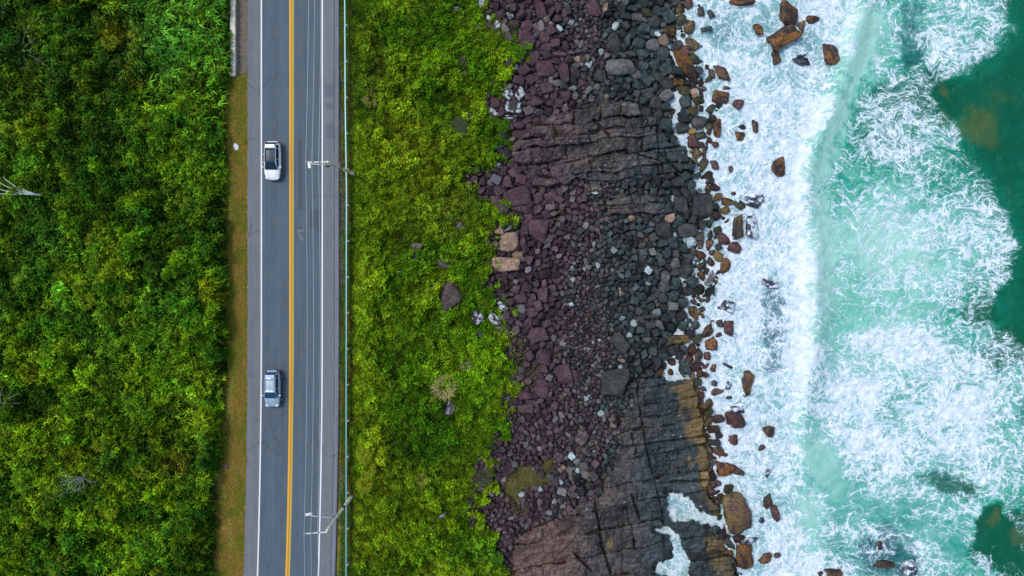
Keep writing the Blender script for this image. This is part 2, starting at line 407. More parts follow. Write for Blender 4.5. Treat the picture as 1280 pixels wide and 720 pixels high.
def paint(name, col):
    m, t, b = new_mat(name); N = NT(t); p = N.pos()
    wv = N.noise(p, 3.5, 8, 0.7); c = N.mix(N.step(wv, .56, .74, 0, .65), col, tuple(x*0.45+0.04 for x in col))
    c = N.mix(N.step(N.noise(p, 30, 2), .55, .8, 0, .4), c, (0.10, 0.11, 0.12))
    t.links.new(c, b.inputs['Base Color']); b.inputs['Roughness'].default_value = 0.7; return m
M['white_paint'] = paint('white road paint', (0.74, 0.76, 0.78))
M['yellow_paint'] = paint('yellow road paint', (0.72, 0.36, 0.012)); M['yellow_paint_old'] = paint('mustard road paint', (0.50, 0.34, 0.045))
M['amber'] = plain('asphalt between lines', (0.38, 0.15, 0.015), 0.8, 0, 0.3, 3)
strip('road_shoulder', 309.5, 424.2, 0.0, M['shoulder'], jag=2.2)
strip('road', 325.5, 404, 0.006, M['lane'], thick=0.1)
strip('road_edge_line', 325.9, 327.6, 0.012, M['white_paint'], thick=0.004)
strip('road_edge_line', 402.0, 403.7, 0.012, M['white_paint'], thick=0.004)
strip('road_centre_line', 361.6, 363.9, 0.012, M['yellow_paint'], thick=0.004)
strip('road_centre_line', 365.0, 367.2, 0.012, M['yellow_paint_old'], thick=0.004)
strip('road_centre_gap', 363.9, 365.0, 0.010, M['amber'], thick=0.003)
strip('gutter', 418.6, 423.6, 0.02, M['gutter'], thick=0.1, jag=0.8)
strip('gutter_seam', 417.9, 418.5, 0.018, M['seam'], thick=0.1)
strip('gutter_seam', 423.3, 424.3, 0.035, M['seam'], thick=0.2, jag=0.8)
def patch(name, pts, z, mat):
    mb = MB(); top = [P1(x, y, 0, z) for x, y in pts]; mb.poly(top)
    bot = [v-Vector((0, 0, 0.004)) for v in top]
    for i in range(len(top)): mb.poly([top[i], top[(i+1) % len(top)], bot[(i+1) % len(top)], bot[i]])
    return tag(mb.build(name, mat), kind='structure')
M['patch'] = asphalt('patching asphalt', (0.11, 0.12, 0.145), (0.125, 0.13, 0.155), 0.2)
M['patch_dark'] = asphalt('dark patching', (0.060, 0.075, 0.10), (0.07, 0.085, 0.11), 0.2)
patch('road_patch', [(407.4, 154), (418, 153.6), (418, 173), (407, 173)], 0.012, M['patch'])
patch('road_patch', [(407.6, 129), (417, 129), (416.6, 136.5), (407.8, 136.5)], 0.012, M['patch'])
patch('road_patch', [(405, 105), (418, 104), (418, 120), (405.6, 121)], 0.012, M['patch'])
patch('road_patch', [(370, 287), (381, 286), (381, 289), (374, 291), (380, 297), (377, 303), (373, 293)], 0.016, M['shoulder'])
patch('road_patch', [(387, 262), (401, 262), (401, 292), (396, 290), (387, 284)], 0.012, M['patch_dark'])
patch('road_patch', [(372, 175), (378, 174), (379, 262), (373, 262)], 0.0125, M['patch_dark'])
# concrete kerb of the drainage ditch, top left
mb = MB()
for i in range(16):
    y0 = -104+i*12.5; a = P1(291.8, y0+6, 0); mb.box((a.x, a.y, 0.06), (0.50+0.03*(i % 3), 1.07, 0.42), bevel=0.03)
ck = mb.build('ditch_kerb', M['concrete']); tag(ck, 'pale concrete kerb of the roadside ditch at the top of the leafy bank', 'kerb')

# ------------------------------------------------------------------ bedrock ledges
CRK = [(795, 480, 808, 560), (808, 560, 828, 640), (828, 640, 832, 720), (742, 615, 752, 680), (752, 680, 768, 730), (700, 645, 640, 672), (790, 618, 800, 650), (770, 560, 880, 545), (805, 604, 890, 600), (717, 690, 740, 715), (822, 150, 824, 232), (824, 190, 850, 216), (742, 150, 762, 170), (735, 165, 765, 160), (700, 205, 780, 188), (780, 188, 822, 200)]
def ledge(name, poly, ang, rowh, blk, top, seed, label, res=0.85, drop=0.0, extra=None):
    xs = [a for a, b in poly]; ys = [b for a, b in poly]
    gx = np.arange(min(xs)-6, max(xs)+7, res); gy = np.arange(max(min(ys)-6, -40), min(max(ys)+7, 845), res)
    X, Y = np.meshgrid(gx, gy)
    ca, sa = math.cos(ang), math.sin(ang)
    wx = (fbm(X*0.03, Y*0.03, seed, 4)-0.5)*14; wy = (fbm(X*0.03, Y*0.03, seed+5, 4)-0.5)*12
    fx = (fbm(X*0.3, Y*0.3, seed+11, 3)-0.5)*2.6; fy = (fbm(X*0.3, Y*0.3, seed+13, 3)-0.5)*2.2
    U = (X+wx)*ca - (Y+wy)*sa + fx; W = (X+wx)*sa + (Y+wy)*ca + fy
    rng = np.random.default_rng(seed)
    rows = [W.min()-5]
    while rows[-1] < W.max()+20: rows.append(rows[-1]+rng.uniform(*rowh))
    rows = np.array(rows); ri = np.clip(np.searchsorted(rows, W)-1, 0, len(rows)-2)
    dW = np.minimum(W-rows[ri], rows[ri+1]-W); H = np.zeros(X.shape); dU = np.zeros(X.shape)+9; cid = np.zeros(X.shape); tx = np.zeros(X.shape)
    tone = np.zeros(X.shape)
    for r in range(len(rows)-1):
        mk = ri == r
        if not mk.any(): continue
        u = U[mk]; js = [u.min()-rng.uniform(0, 30)]
        while js[-1] < u.max()+30: js.append(js[-1]+rng.uniform(*blk))
        js = np.array(js); k = np.clip(np.searchsorted(js, u)-1, 0, len(js)-2)
        dU[mk] = np.minimum(u-js[k], js[k+1]-u)
        hh = rng.normal(0, 1, len(js)); t1 = rng.normal(0, 1, len(js)); t2 = rng.normal(0, 1, len(js)); tn = rng.random(len(js))
        mid = (js[k]+js[k+1])/2
        H[mk] = hh[k]*0.32 + t1[k]*(u-mid)*0.005 + t2[k]*(W[mk]-(rows[r]+rows[r+1])/2)*0.012
        tone[mk] = tn[k]; cid[mk] = r*97+k
    big = np.full(X.shape, 99.0)
    for (ax_, ay, bx, by) in CRK:
        wv = (fbm(X*0.06, Y*0.06, 77, 3)-.5)*9; t_ = np.clip(((X-ax_)*(bx-ax_)+(Y-ay)*(by-ay))/((bx-ax_)**2+(by-ay)**2), 0, 1); big = np.minimum(big, np.abs(np.hypot(X-ax_-t_*(bx-ax_), Y-ay-t_*(by-ay))+wv*.35)+0*wv)
    dU = np.where(fbm(X*.04, Y*.04, seed+91, 3) > .5, dU, dU*1.0+.6)
    wid = 0.4 + 1.9*sst(0.45, 0.75, fbm(X*0.05, Y*0.05, seed+21, 3))
    ed = np.minimum(dW*1.0, dU)
    crack = np.maximum(sst(1.0, 0.15, ed/np.maximum(wid, 0.3))*sst(.20, .36, fbm(X*.045+3, Y*.045, seed+93, 3)), sst(1.6, .5, big))
    fl_ = sst(.3, .05, np.abs(fbm(U*0.012, W*0.32, seed+95, 4)-.5)*4)*.15; crack = np.maximum(crack, fl_)
    # fine strata steps inside each bed
    st = fbm(U*0.02, W*0.55, seed+31, 3); strata = (st-0.5)*0.10
    dd = polydist(X, Y, poly) + (fbm(X*0.14, Y*0.14, seed+41, 4)-0.5)*11
    e = sst(-2.5, 2.0, dd)
    base = hgt(X, Y)
    lo = base - 0.7
    rise = top(X, Y)
    Z = lo*(1-e) + (np.maximum(base, -5.6)+rise+H*e+strata-0.50*crack+(fbm(X*0.25, Y*0.25, seed+51, 4)-0.5)*0.14)*e
    pool = np.zeros(X.shape)
    for p in POOLS[:2]:
        pool = np.maximum(pool, sst(-4, 1.5, polydist(X, Y, p) + (fbm(X*0.2, Y*0.2, 7, 3)-0.5)*8))
    Z = Z*(1-pool) + np.minimum(Z, SEA-0.5)*pool
    s = K*(CAM_H-Z); pos = np.stack([(X-640)*s, (360-Y)*s, Z], -1).reshape(-1, 3)
    c = rock_tone(X, Y)
    if extra is not None: c = extra(X, Y, c)
    c = c*(0.52+0.85*tone[..., None]) * (0.76+0.48*sst(0.3, 0.7, fbm(U*0.035, W*0.6, seed+61, 4)))[..., None]
    c = lerp(c, c*0.3, crack*0.9)
    stn = fbm(X*0.07, Y*0.07, seed+71, 5)
    c = lerp(c, np.zeros(X.shape+(3,))+A3(0.16, 0.115, 0.09), sst(0.56, 0.68, stn)*0.45*sst(810, 740, X))
    c = lerp(c, c*0.55, sst(0.5, 0.62, fbm(X*0.05+9, Y*0.11, seed+73, 4))*0.7)
    sp = sst(0.86, 0.9, fbm(X*0.3, Y*0.3, seed+81, 2)); c = lerp(c, np.zeros(X.shape+(3,))+A3(0.30, 0.32, 0.33), sp*0.7)
    F = grid_faces(len(gx), len(gy))[:, ::-1]
    keep = (e.ravel()[F].max(1) > 0.02)
    F = F[keep]; used = np.unique(F); rm = np.full(X.size, -1); rm[used] = np.arange(len(used))
    me = np_mesh(name, pos[used], rm[F], c.reshape(-1, 3)[used], True)
    o = link(name, me, M['ledge']); tag(o, label, 'rock ledge')
    return o
def ledge_mat():
    m, t, b = new_mat('bedded rock'); N = NT(t); p = N.pos()
    c = N.attr('Col', 'Color')
    n = N.noise(N.scale(p, 0.25, 1.6, 1), 3.0, 7, 0.65); n2 = N.noise(p, 7, 5, 0.7)
    c2 = N.vmath('SCALE', c, scale=N.step(n, .3, .7, .75, 1.28)); c2 = N.vmath('SCALE', c2, scale=N.step(n2, .25, .75, .75, 1.3))
    t.links.new(c2, b.inputs['Base Color']); b.inputs['Roughness'].default_value = 0.45
    N.bump(N.math('ADD', n, N.math('MULTIPLY', n2, 0.5)), 0.8, 0.15, b); return m
M['ledge'] = ledge_mat()
def up_col(X, Y, c):
    c = lerp(c, np.zeros(X.shape+(3,))+A3(0.066, 0.056, 0.049), sst(700, 740, X)*sst(830, 770, X)*0.75)
    c = lerp(c, np.zeros(X.shape+(3,))+A3(0.025, 0.045, 0.055), blob(X, Y, 795, 222, 60, 9)*0.9)
    return c
def low_col(X, Y, c):
    c = lerp(c, np.zeros(X.shape+(3,))+A3(0.100, 0.056, 0.044), sst(745, 700, X))
    c = lerp(c, np.zeros(X.shape+(3,))+A3(0.050, 0.042, 0.040), sst(700, 750, X)*sst(800, 780, X)*0.9)
    c = lerp(c, np.zeros(X.shape+(3,))+A3(0.022, 0.035, 0.042), sst(785, 820, X)*0.75)
    c = lerp(c, np.zeros(X.shape+(3,))+A3(0.075, 0.060, 0.050), blob(X, Y, 800, 530, 25, 18)*0.6)
    d = S_(Y)-X
    och = sst(26, 12, d+(fbm(X*0.1, Y*0.05, 91, 4)-0.5)*52)*sst(-2, 5, d)
    och = np.maximum(och, sst(0.4, 0.6, blob(X, Y, 866, 486, 34, 8)+(fbm(X*0.06, Y*0.2, 93, 4)-0.5)*0.7))
    c = lerp(c, np.zeros(X.shape+(3,))+A3(0.185, 0.115, 0.030), och*0.85)
    c = lerp(c, np.zeros(X.shape+(3,))+A3(0.19, 0.15, 0.05), sst(.5, .8, blob(X, Y, 762, 680, 6, 12)))
    return c
ledge('rock_ledge', LEDGE_UP, math.radians(6), (8, 20), (20, 62), lambda X, Y: 0.55+0.25*sst(640, 760, X), 101,
      'broad brown-grey bedrock ledge of long cracked slabs between the cobble beach and the upper boulders', extra=up_col)
ledge('rock_ledge', LEDGE_MID, math.radians(3), (9, 14), (25, 60), lambda X, Y: 0.75+0*X, 113,
      'narrow dark finger of layered bedrock just below the broad brown-grey ledge', extra=up_col)
ledge('rock_ledge', LEDGE_LOW, math.radians(10), (11, 34), (26, 110), lambda X, Y: 0.75+0.35*sst(800, 850, X)*sst(520, 480, Y)+0.1*sst(700, 640, X), 131,
      'largest bedrock shelf with an ochre seaward edge, holding two foam-filled inlets', extra=low_col)
# ------------------------------------------------------------------ sea
def blur(a, r):
    k = int(3*r)+1; x = np.arange(-k, k+1); w = np.exp(-0.5*(x/r)**2); w /= w.sum()
    p = np.pad(a, ((k, k), (k, k)), mode='edge')
    p = np.apply_along_axis(lambda v: np.convolve(v, w, 'valid'), 0, p)
    return np.apply_along_axis(lambda v: np.convolve(v, w, 'valid'), 1, p)
FX = np.arange(796, 1340, 2.0); FY = np.arange(-40, 760, 2.0); QX, QY = np.meshgrid(FX, FY)
qn = fbm(QX*0.03, QY*0.03, 201, 4)-0.5; qn2 = fbm(QX*0.09, QY*0.09, 203, 4)-0.5
WX = QX+qn*26+qn2*16; WY = QY+(fbm(QX*0.03+5, QY*0.03, 207, 4)-0.5)*26+(fbm(QX*0.09, QY*0.09+4, 209, 4)-0.5)*16
FRONT = crv([(-60, 1085), (0, 1076), (20, 1070), (50, 1060), (90, 1050), (125, 1036), (150, 1028), (180, 1014), (210, 1003), (250, 1001), (280, 1008),
             (340, 1010), (400, 1012), (440, 1010), (480, 1004), (520, 1003), (560, 1000), (600, 1010), (660, 1022), (800, 1040)])
LACE = crv([(-60, 1265), (0, 1268), (30, 1262), (50, 1252), (66, 1246), (80, 1225), (92, 1195), (110, 1165), (130, 1172), (150, 1190), (175, 1195),
            (200, 1215), (225, 1238), (245, 1246), (280, 1262), (310, 1268), (345, 1262), (375, 1240), (400, 1235), (425, 1262), (445, 1300), (500, 1330), (800, 1400)])
def cs(x, y): return FRONT(y)
fr = FRONT(QY)+qn2*26+(fbm(QX*.2, QY*.2, 215, 3)-.5)*16; lc = LACE(QY)+qn*10+qn2*22
D = np.where(QX < fr, 0.66, np.where(QX < lc, 0.40, 0.0))
T = np.where(QX < fr, 0.75, np.where(QX < lc, 0.42, 0.0))      # 0 deep green .. 1 milky aqua
SF = blur(np.where(QX < fr-22, 1.0, 0.0), 6) + 0.30*sst(400, 480, QY)*(QX > fr)*sst(1240, 1160, QX); D = blur(D, 2.2); T = blur(T, 10)
df = QX-fr
D += 0.36*np.exp(-((df+11)/13)**2)*sst(90, 150, QY)*sst(560, 440, QY)
face = np.exp(-((df-19)/15)**2)*(sst(0, 30, QY)*sst(240, 200, QY)+0.55*sst(200, 240, QY)*sst(440, 320, QY))
D -= 0.40*face; T += 0.62*face
def E(x, y, rx, ry=None, rot=0, s=0.35):
    ry = ry or rx; a = math.radians(rot); X = WX-x; Y = WY-y
    u = (X*math.cos(a)+Y*math.sin(a))/rx; v = (-X*math.sin(a)+Y*math.cos(a))/ry
    return sst(1+s, 1-s, np.hypot(u, v))
def addD(v, *a, **k):
    global D; D = D+v*(.75 if v > 0 else .62 if v > -.33 else 1.0)*E(*a, **k)
def addT(v, *a, **k):
    global T; T = T+v*E(*a, **k)
# milky zones and dense foam
addT(0.32, 1085, 350, 95, 120); addT(0.20, 1150, 300, 90, 60); addT(-0.12, 1110, 130, 60, 60); addT(0.25, 1090, 60, 40, 50)
addD(0.13, 1205, 300, 60, 75, s=.5); addD(0.10, 1110, 130, 36, 40); addD(-0.10, 1110, 370, 70, 40, s=.5)
addD(0.27, 1130, 470, 110, 55, s=.5); addD(0.27, 1190, 560, 120, 60, s=.5); addT(0.20, 1150, 530, 160, 110, s=.5)
addD(0.14, 1230, 480, 60, 50); addD(0.22, 1060, 530, 45, 60); addD(0.16, 1060, 690, 70, 50); addT(0.1, 1130, 680, 120, 60)
addD(-0.12, 1145, 60, 26, 35); addD(0.20, 1200, 36, 64, 36, s=.5); addT(.18, 1190, 30, 70, 40, s=.5); addD(.1, 1110, 20, 30, 25); addD(-.25, 1223, 30, 10, 16); addD(-.2, 1195, 12, 12, 10)
addD(-0.15, 1225, 105, 40, 14); addT(-.2, 1160, 120, 60, 30)
addD(-0.10, 1150, 230, 60, 30, s=.5); addD(-0.05, 1050, 300, 40, 40, s=.6); addD(-.18, 1100, 110, 30, 18)
addD(-0.42, 1032, 585, 19, 46, -28, s=.7); addT(.25, 1030, 580, 20, 45, -28); addD(-0.38, 1012, 645, 14, 38, -12, s=.7); addT(.2, 1012, 645, 20, 40)
addD(-0.5, 1045, 615, 12, 20, 0); addT(.1, 1045, 610, 30, 30)
addD(-0.42, 1185, 606, 38, 16, 12, s=.7); addT(-.5, 1185, 606, 36, 15, 12)
addD(-0.5, 1240, 652, 19, 25, s=.6); addT(-.85, 1240, 652, 18, 22); addD(-0.34, 1272, 684, 30, 38, 20, s=.7); addT(-.8, 1270, 685, 34, 40, 20)
addD(-0.45, 1246, 698, 12, 9); addD(-0.4, 1226, 684, 12, 9); addT(-.5, 1235, 690, 24, 20); addD(-0.30, 1150, 665, 50, 10, 12); addD(-0.32, 1200, 690, 30, 12, 60)
addD(-.25, 1100, 640, 50, 14, -8); addD(-.25, 1240, 560, 18, 8); addD(-.3, 1180, 535, 12, 7); addD(-.22, 1105, 515, 22, 12)
addD(-.22, 1060, 400, 30, 14); addD(-.2, 1065, 500, 16, 30); addD(-.3, 1260, 445, 26, 12); addT(-.5, 1262, 440, 30, 22); addT(-.4, 1220, 395, 24, 14)
addD(-.2, 960, 20, 12, 20); addD(-.2, 1010, 48, 16, 20); addD(-.25, 975, 100, 16, 10); addD(-.16, 915, 40, 20, 24)
addD(.25, 1010, 60, 8, 40); addD(.12, 950, 340, 50, 60, s=.5); addD(.18, 900, 500, 24, 120, s=.5); addD(.22, 960, 200, 40, 70, s=.6); addD(-.2, 862, 640, 25, 18); addD(-.25, 838, 690, 24, 34); addD(.2, 1120, 430, 60, 20, s=.6); addD(.2, 1240, 330, 26, 30, s=.6); addD(-.15, 960, 60, 70, 60, s=.6); addD(-.12, 940, 650, 70, 70, s=.6); addD(.14, 1040, 500, 40, 40, s=.6)
# an arc of thick foam left by an earlier wave
for i in range(16):
    a = i/15.0; x = 1082+np.interp(a, [0, .3, .6, 1], [0, 14, 42, 30])-(a > .85)*(a-.85)*120; y = 500+a*106
    addD(.10, x, y, 8, 9)
# rocks awash below the surface: dark water; tan rocks seen through clear water
DK = np.zeros(QX.shape); TN = np.zeros(QX.shape)
for x, y, rx, ry, k in [(964, 372, 11, 18, .9), (970, 400, 13, 32, 1), (972, 430, 12, 16, .9), (970, 452, 15, 10, .8), (1143, 14, 14, 12, .7), (1140, 48, 18, 20, .8),
                        (1142, 68, 12, 9, .8), (1100, 690, 22, 28, 1), (1122, 706, 24, 16, 1), (1135, 690, 10, 14, .8), (965, 40, 12, 22, .4), (908, 40, 20, 12, .5),
                        (1003, 48, 13, 16, .5), (895, 50, 14, 12, .4), (925, 545, 14, 26, .4), (932, 506, 12, 8, .5), (914, 484, 10, 14, .4), (1278, 510, 10, 16, .5),
                        (1060, 712, 18, 10, .4), (905, 20, 16, 16, .4), (928, 262, 12, 10, .5), (1250, 470, 10, 8, .4), (1160, 90, 16, 10, .35)]:
    DK = np.maximum(DK, k*E(x, y, rx*1.15, ry*1.15, s=.4)); D -= 0.22*k*E(x, y, rx*1.1, ry*1.1, s=.4)
for x, y, rx, ry, k in [(1222, 152, 20, 22, .8), (1234, 170, 12, 16, .6), (1178, 115, 8, 8, .7), (1181, 150, 9, 9, .6), (1243, 648, 8, 14, .8), (1275, 672, 8, 12, .6), (1175, 40, 20, 9, .4), (1246, 122, 14, 8, .3)]:
    TN = np.maximum(TN, k*E(x, y, rx, ry, s=.45))
def bil(A, px, py):
    u = np.clip((px-FX[0])/2.0, 0, len(FX)-1.001); v = np.clip((py-FY[0])/2.0, 0, len(FY)-1.001)
    i = u.astype(int); j = v.astype(int); fu = u-i; fv = v-j
    return (A[j, i]*(1-fu)+A[j, i+1]*fu)*(1-fv)+(A[j+1, i]*(1-fu)+A[j+1, i+1]*fu)*fv
sx = axis([(806, 930, 0.95), (930, 1300, 1.0)], -30000, 60000); sx = sx[sx > 780]
sy = axis([(-30, 750, 1.0)], -40000, 40000)
SX, SY = np.meshgrid(sx, sy)
# flow-warped coordinates: the foam is combed and curled by a swirling current
def psi(x, y): return (fbm(x*0.02, y*0.02, 301, 2)*30 + fbm(x*0.06, y*0.06, 305, 2)*3)
ux, uy = SX.copy(), SY.copy()
for i in range(9):
    e = 1.0; gx_ = (psi(ux+e, uy)-psi(ux-e, uy))/(2*e); gy_ = (psi(ux, uy+e)-psi(ux, uy-e))/(2*e)
    ux = ux+gy_*2.0; uy = uy-gx_*2.0
sea_s = K*(CAM_H-SEA)
ux2 = np.where(ux > 1010, 1010+(ux-1010)*.68, ux)
flow = np.stack([(ux2-640)*sea_s, (360-uy)*sea_s, np.zeros(SX.shape)], -1).reshape(-1, 3)
dD = bil(D, SX, SY); dT = bil(T, SX, SY); dK = bil(DK, SX, SY); dN = bil(TN, SX, SY)
far = sst(0, 200, np.maximum(np.maximum(-40-SY, SY-760), SX-1330)); dD = dD*(1-far*0.6)
fz = FRONT(SY); df = SX-fz
wave = 1.15*np.exp(-((df-2)/np.where(df < 2, 7, 20))**2)*np.where(df < -4, 1, 1)*sst(-60, 60, SY)*sst(620, 430, SY)
wave += 0.45*sst(-4, -20, df)*0 + 0.55*(fbm(SX*0.02, SY*0.02, 311, 4)-0.5) + 0.22*(fbm(SX*0.09, SY*0.09, 313, 4)-0.5)
lump = np.clip(dD, 0, 1)*(0.20*(fbm(SX*0.25, SY*0.25, 317, 3)-0.4)+0.10*(fbm(ux*0.6, uy*0.6, 319, 2)-0.4))
Z = SEA + (wave*sst(0, 60, SX-S_(SY)) + lump) * (1-far)
pos = np.stack([(SX-640)*sea_s, (360-SY)*sea_s, Z], -1).reshape(-1, 3)
me = np_mesh('sea', pos, grid_faces(len(sx), len(sy))[:, ::-1], None, True,
             {'foam': ('FLOAT', dD), 'milk': ('FLOAT', dT), 'dark': ('FLOAT', dK), 'tan': ('FLOAT', dN), 'surf': ('FLOAT', bil(SF, SX, SY)), 'flow': ('FLOAT_VECTOR', flow)})
def sea_mat():
    m, t, b = new_mat('sea water and foam'); N = NT(t); p = N.pos()
    fl = N.attr('flow', 'Vector'); D = N.attr('foam'); T = N.attr('milk'); DKa = N.attr('dark'); TNa = N.attr('tan')
    wrp = N.vmath('ADD', fl, N.vmath('SCALE', N.vmath('SUBTRACT', N.noise(fl, 0.9, 4, 0.6, out=1), (0.5, 0.5, 0.5)), scale=1.5))
    # water
    n1 = N.noise(fl, 0.25, 5, 0.6); n2 = N.noise(N.scale(fl, 1, 2.2), 0.8, 5, 0.6)
    Tn = N.math('ADD', T, N.math('MULTIPLY', N.math('SUBTRACT', n1, 0.5), 0.55)); Tn = N.math('ADD', Tn, N.math('MULTIPLY', N.math('SUBTRACT', n2, 0.5), 0.35))
    r = N.n('ShaderNodeValToRGB'); N.put(r.inputs[0], Tn); el = r.color_ramp.elements
    el[0].position = 0.0; el[0].color = (0.000, 0.096, 0.050, 1); el[1].position = 1.0; el[1].color = (0.36, 0.66, 0.56, 1)
    for q, cc in [(0.28, (0.0, 0.165, 0.098, 1)), (0.5, (0.012, 0.30, 0.21, 1)), (0.75, (0.16, 0.50, 0.40, 1))]:
        e = el.new(q); e.color = cc
    wc = r.outputs[0]
    wc = N.mix(N.math('MULTIPLY', N.attr('surf'), N.step(n2, .3, .7, .35, .8)), wc, (0.20, 0.32, 0.41))
    wc = N.mix(N.math('MULTIPLY', TNa, 0.58), wc, (0.11, 0.125, 0.025))
    st = N.noise(N.scale(fl, 1.0, 1.0), 1.6, 6, 0.7)
    wc = N.mix(N.math('MULTIPLY', DKa, N.step(st, .3, .6, 1.0, .5)), wc, (0.016, 0.032, 0.075))
    # foam: lace of ridged threads and bubbles' cells at several sizes
    def warp(v, s, amt, seed): return N.vmath('ADD', v, N.vmath('SCALE', N.vmath('SUBTRACT', N.noise(N.vmath('ADD', v, (seed, seed, 0)), s, 3, 0.6, out=1), (0.5, 0.5, 0.5)), scale=amt))
    def ridge(v, s, d, ro=0.6, w=6.0):
        n = N.noise(v, s, d, ro); return N.math('SUBTRACT', 1.0, N.math('ABSOLUTE', N.math('MULTIPLY', N.math('SUBTRACT', n, 0.5), w)), clamp=True)
    w1 = warp(fl, 0.4, 1.8, 3); w2 = warp(fl, 1.0, 0.65, 9); w3 = warp(fl, 2.2, 0.28, 17)
    v1 = N.step(N.voro(w1, 0.60, 'DISTANCE_TO_EDGE'), 0.0, 0.20, 1, 0); v2 = N.step(N.voro(w2, 1.5, 'DISTANCE_TO_EDGE'), 0.0, 0.20, 1, 0); v3 = N.step(N.voro(w3, 3.4, 'DISTANCE_TO_EDGE'), 0.0, 0.22, 1, 0)
    v4 = N.step(N.voro(warp(fl, 4.5, .2, 23), 6.5, 'DISTANCE_TO_EDGE'), 0.0, 0.25, 1, 0)
    r1 = ridge(N.scale(w1, .5, 1.15), 0.35, 6, .66, 7); r2 = ridge(w2, 0.9, 5, .62, 5)
    big = N.noise(w1, 0.20, 6, 0.62); med = N.noise(w2, 0.7, 5, .6); fine = N.noise(p, 4.0, 6, 0.75)
    sc_ = N.math('MULTIPLY', N.math('SUBTRACT', big, 0.5), 1.25)
    sc_ = N.math('ADD', sc_, N.math('MULTIPLY', N.math('SUBTRACT', med, 0.5), 0.7))
    for a, k in [(v1, .26), (v2, .30), (v3, .30), (v4, .16), (r1, .20), (r2, .16)]: sc_ = N.math('ADD', sc_, N.math('MULTIPLY', a, k))
    sc_ = N.math('ADD', sc_, N.math('MULTIPLY', N.math('SUBTRACT', fine, 0.5), 0.95))
    tot = N.math('ADD', D, sc_)
    veil = N.step(N.math('ADD', N.math('ADD', D, N.math('MULTIPLY', N.math('SUBTRACT', big, .5), 1.6)), N.math('MULTIPLY', N.math('SUBTRACT', med, .5), .9)), .15, .75)
    thick = N.step(tot, 1.12, 1.50); thin = N.math('MAXIMUM', N.step(tot, 0.75, 1.30), N.math('MULTIPLY', veil, .75))
    gate = N.step(N.math('ADD', D, N.math('MULTIPLY', N.math('SUBTRACT', med, 0.5), .5)), 0.05, 0.30)
    thick = N.math('MULTIPLY', thick, gate); thin = N.math('MULTIPLY', thin, gate)
    film = N.mix(N.math('MULTIPLY', DKa, 0.5), (0.34, 0.58, 0.58), (0.30, 0.38, 0.56))
    c = N.mix(N.math('MULTIPLY', thin, 0.5), wc, film)
    wn = N.noise(p, 1.3, 5, 0.6)
    white = N.mix(N.step(wn, .35, .65), (0.56, 0.68, 0.79), (0.80, 0.85, 0.89))
    c = N.mix(thick, c, white)
    t.links.new(c, b.inputs['Base Color'])
    N.put(b.inputs['Roughness'], N.step(thin, 0, 0.6, 0.22, 0.75)); b.inputs['Specular IOR Level'].default_value = 0.12
    h = N.math('ADD', N.math('MULTIPLY', tot, 0.35), N.math('MULTIPLY', N.noise(p, 1.8, 6, 0.6), 0.25))
    N.bump(h, 0.5, 0.4, b); return m
o = link('sea', me, sea_mat()); tag(o, kind='structure')
# ------------------------------------------------------------------ rocks
_ico = {}
def ico(sub):
    if sub not in _ico:
        bm = bmesh.new(); bmesh.ops.create_icosphere(bm, subdivisions=sub, radius=1)
        v = np.array([q.co[:] for q in bm.verts]); f = np.array([[q.index for q in p.verts] for p in bm.faces]); bm.free()
        _ico[sub] = (v/np.linalg.norm(v, axis=1)[:, None], f)
    return _ico[sub]
def rock_shape(rng, sub, kind='angular'):
    """unit half-extent rock: soft intersection of random planes"""
    d, f = ico(sub)
    npl = {'angular': 9, 'block': 4, 'round': 16, 'log': 10}[kind]
    nn = rng.normal(size=(npl, 3)); nn[:, 2] *= 0.8; nn /= np.linalg.norm(nn, axis=1)[:, None]
    dd = rng.uniform(0.62, 0.95, npl) if kind != 'round' else rng.uniform(0.8, 1.0, npl)
    if kind in ('block', 'angular'):
        ax = np.array([[1, 0, 0], [-1, 0, 0], [0, 1, 0], [0, -1, 0], [0, 0, 1], [0, 0, -1.]]) + rng.normal(0, 0.16 if kind == 'block' else 0.3, (6, 3))
        ax /= np.linalg.norm(ax, axis=1)[:, None]; nn = np.concatenate([nn, ax]); dd = np.concatenate([dd+(0.15 if kind == 'block' else 0.05), rng.uniform(0.66, 0.85, 6)])
    k = {'angular': 14, 'block': 16, 'round': 8, 'log': 9}[kind]
    q = np.clip(d@nn.T, 0, None)/dd
    r = 1/(np.sum(q**k, 1)**(1.0/k)+1e-6); r = np.clip(r, 0.3, 1.5)
    v = d*r[:, None]
    o = rng.uniform(0, 50, 3)
    nz = fbm(v[:, 0]*1.7+o[0]+v[:, 2], v[:, 1]*1.7+o[1]-v[:, 2], int(o[2]*99), 4)-0.5
    v = v*(1+nz*0.34)[:, None]
    if kind == 'angular': v[:, 0] += v[:, 1]*rng.uniform(-.3, .3)
    h = (v.max(0)-v.min(0))/2; v = (v-(v.max(0)+v.min(0))/2)/h
    return v, f
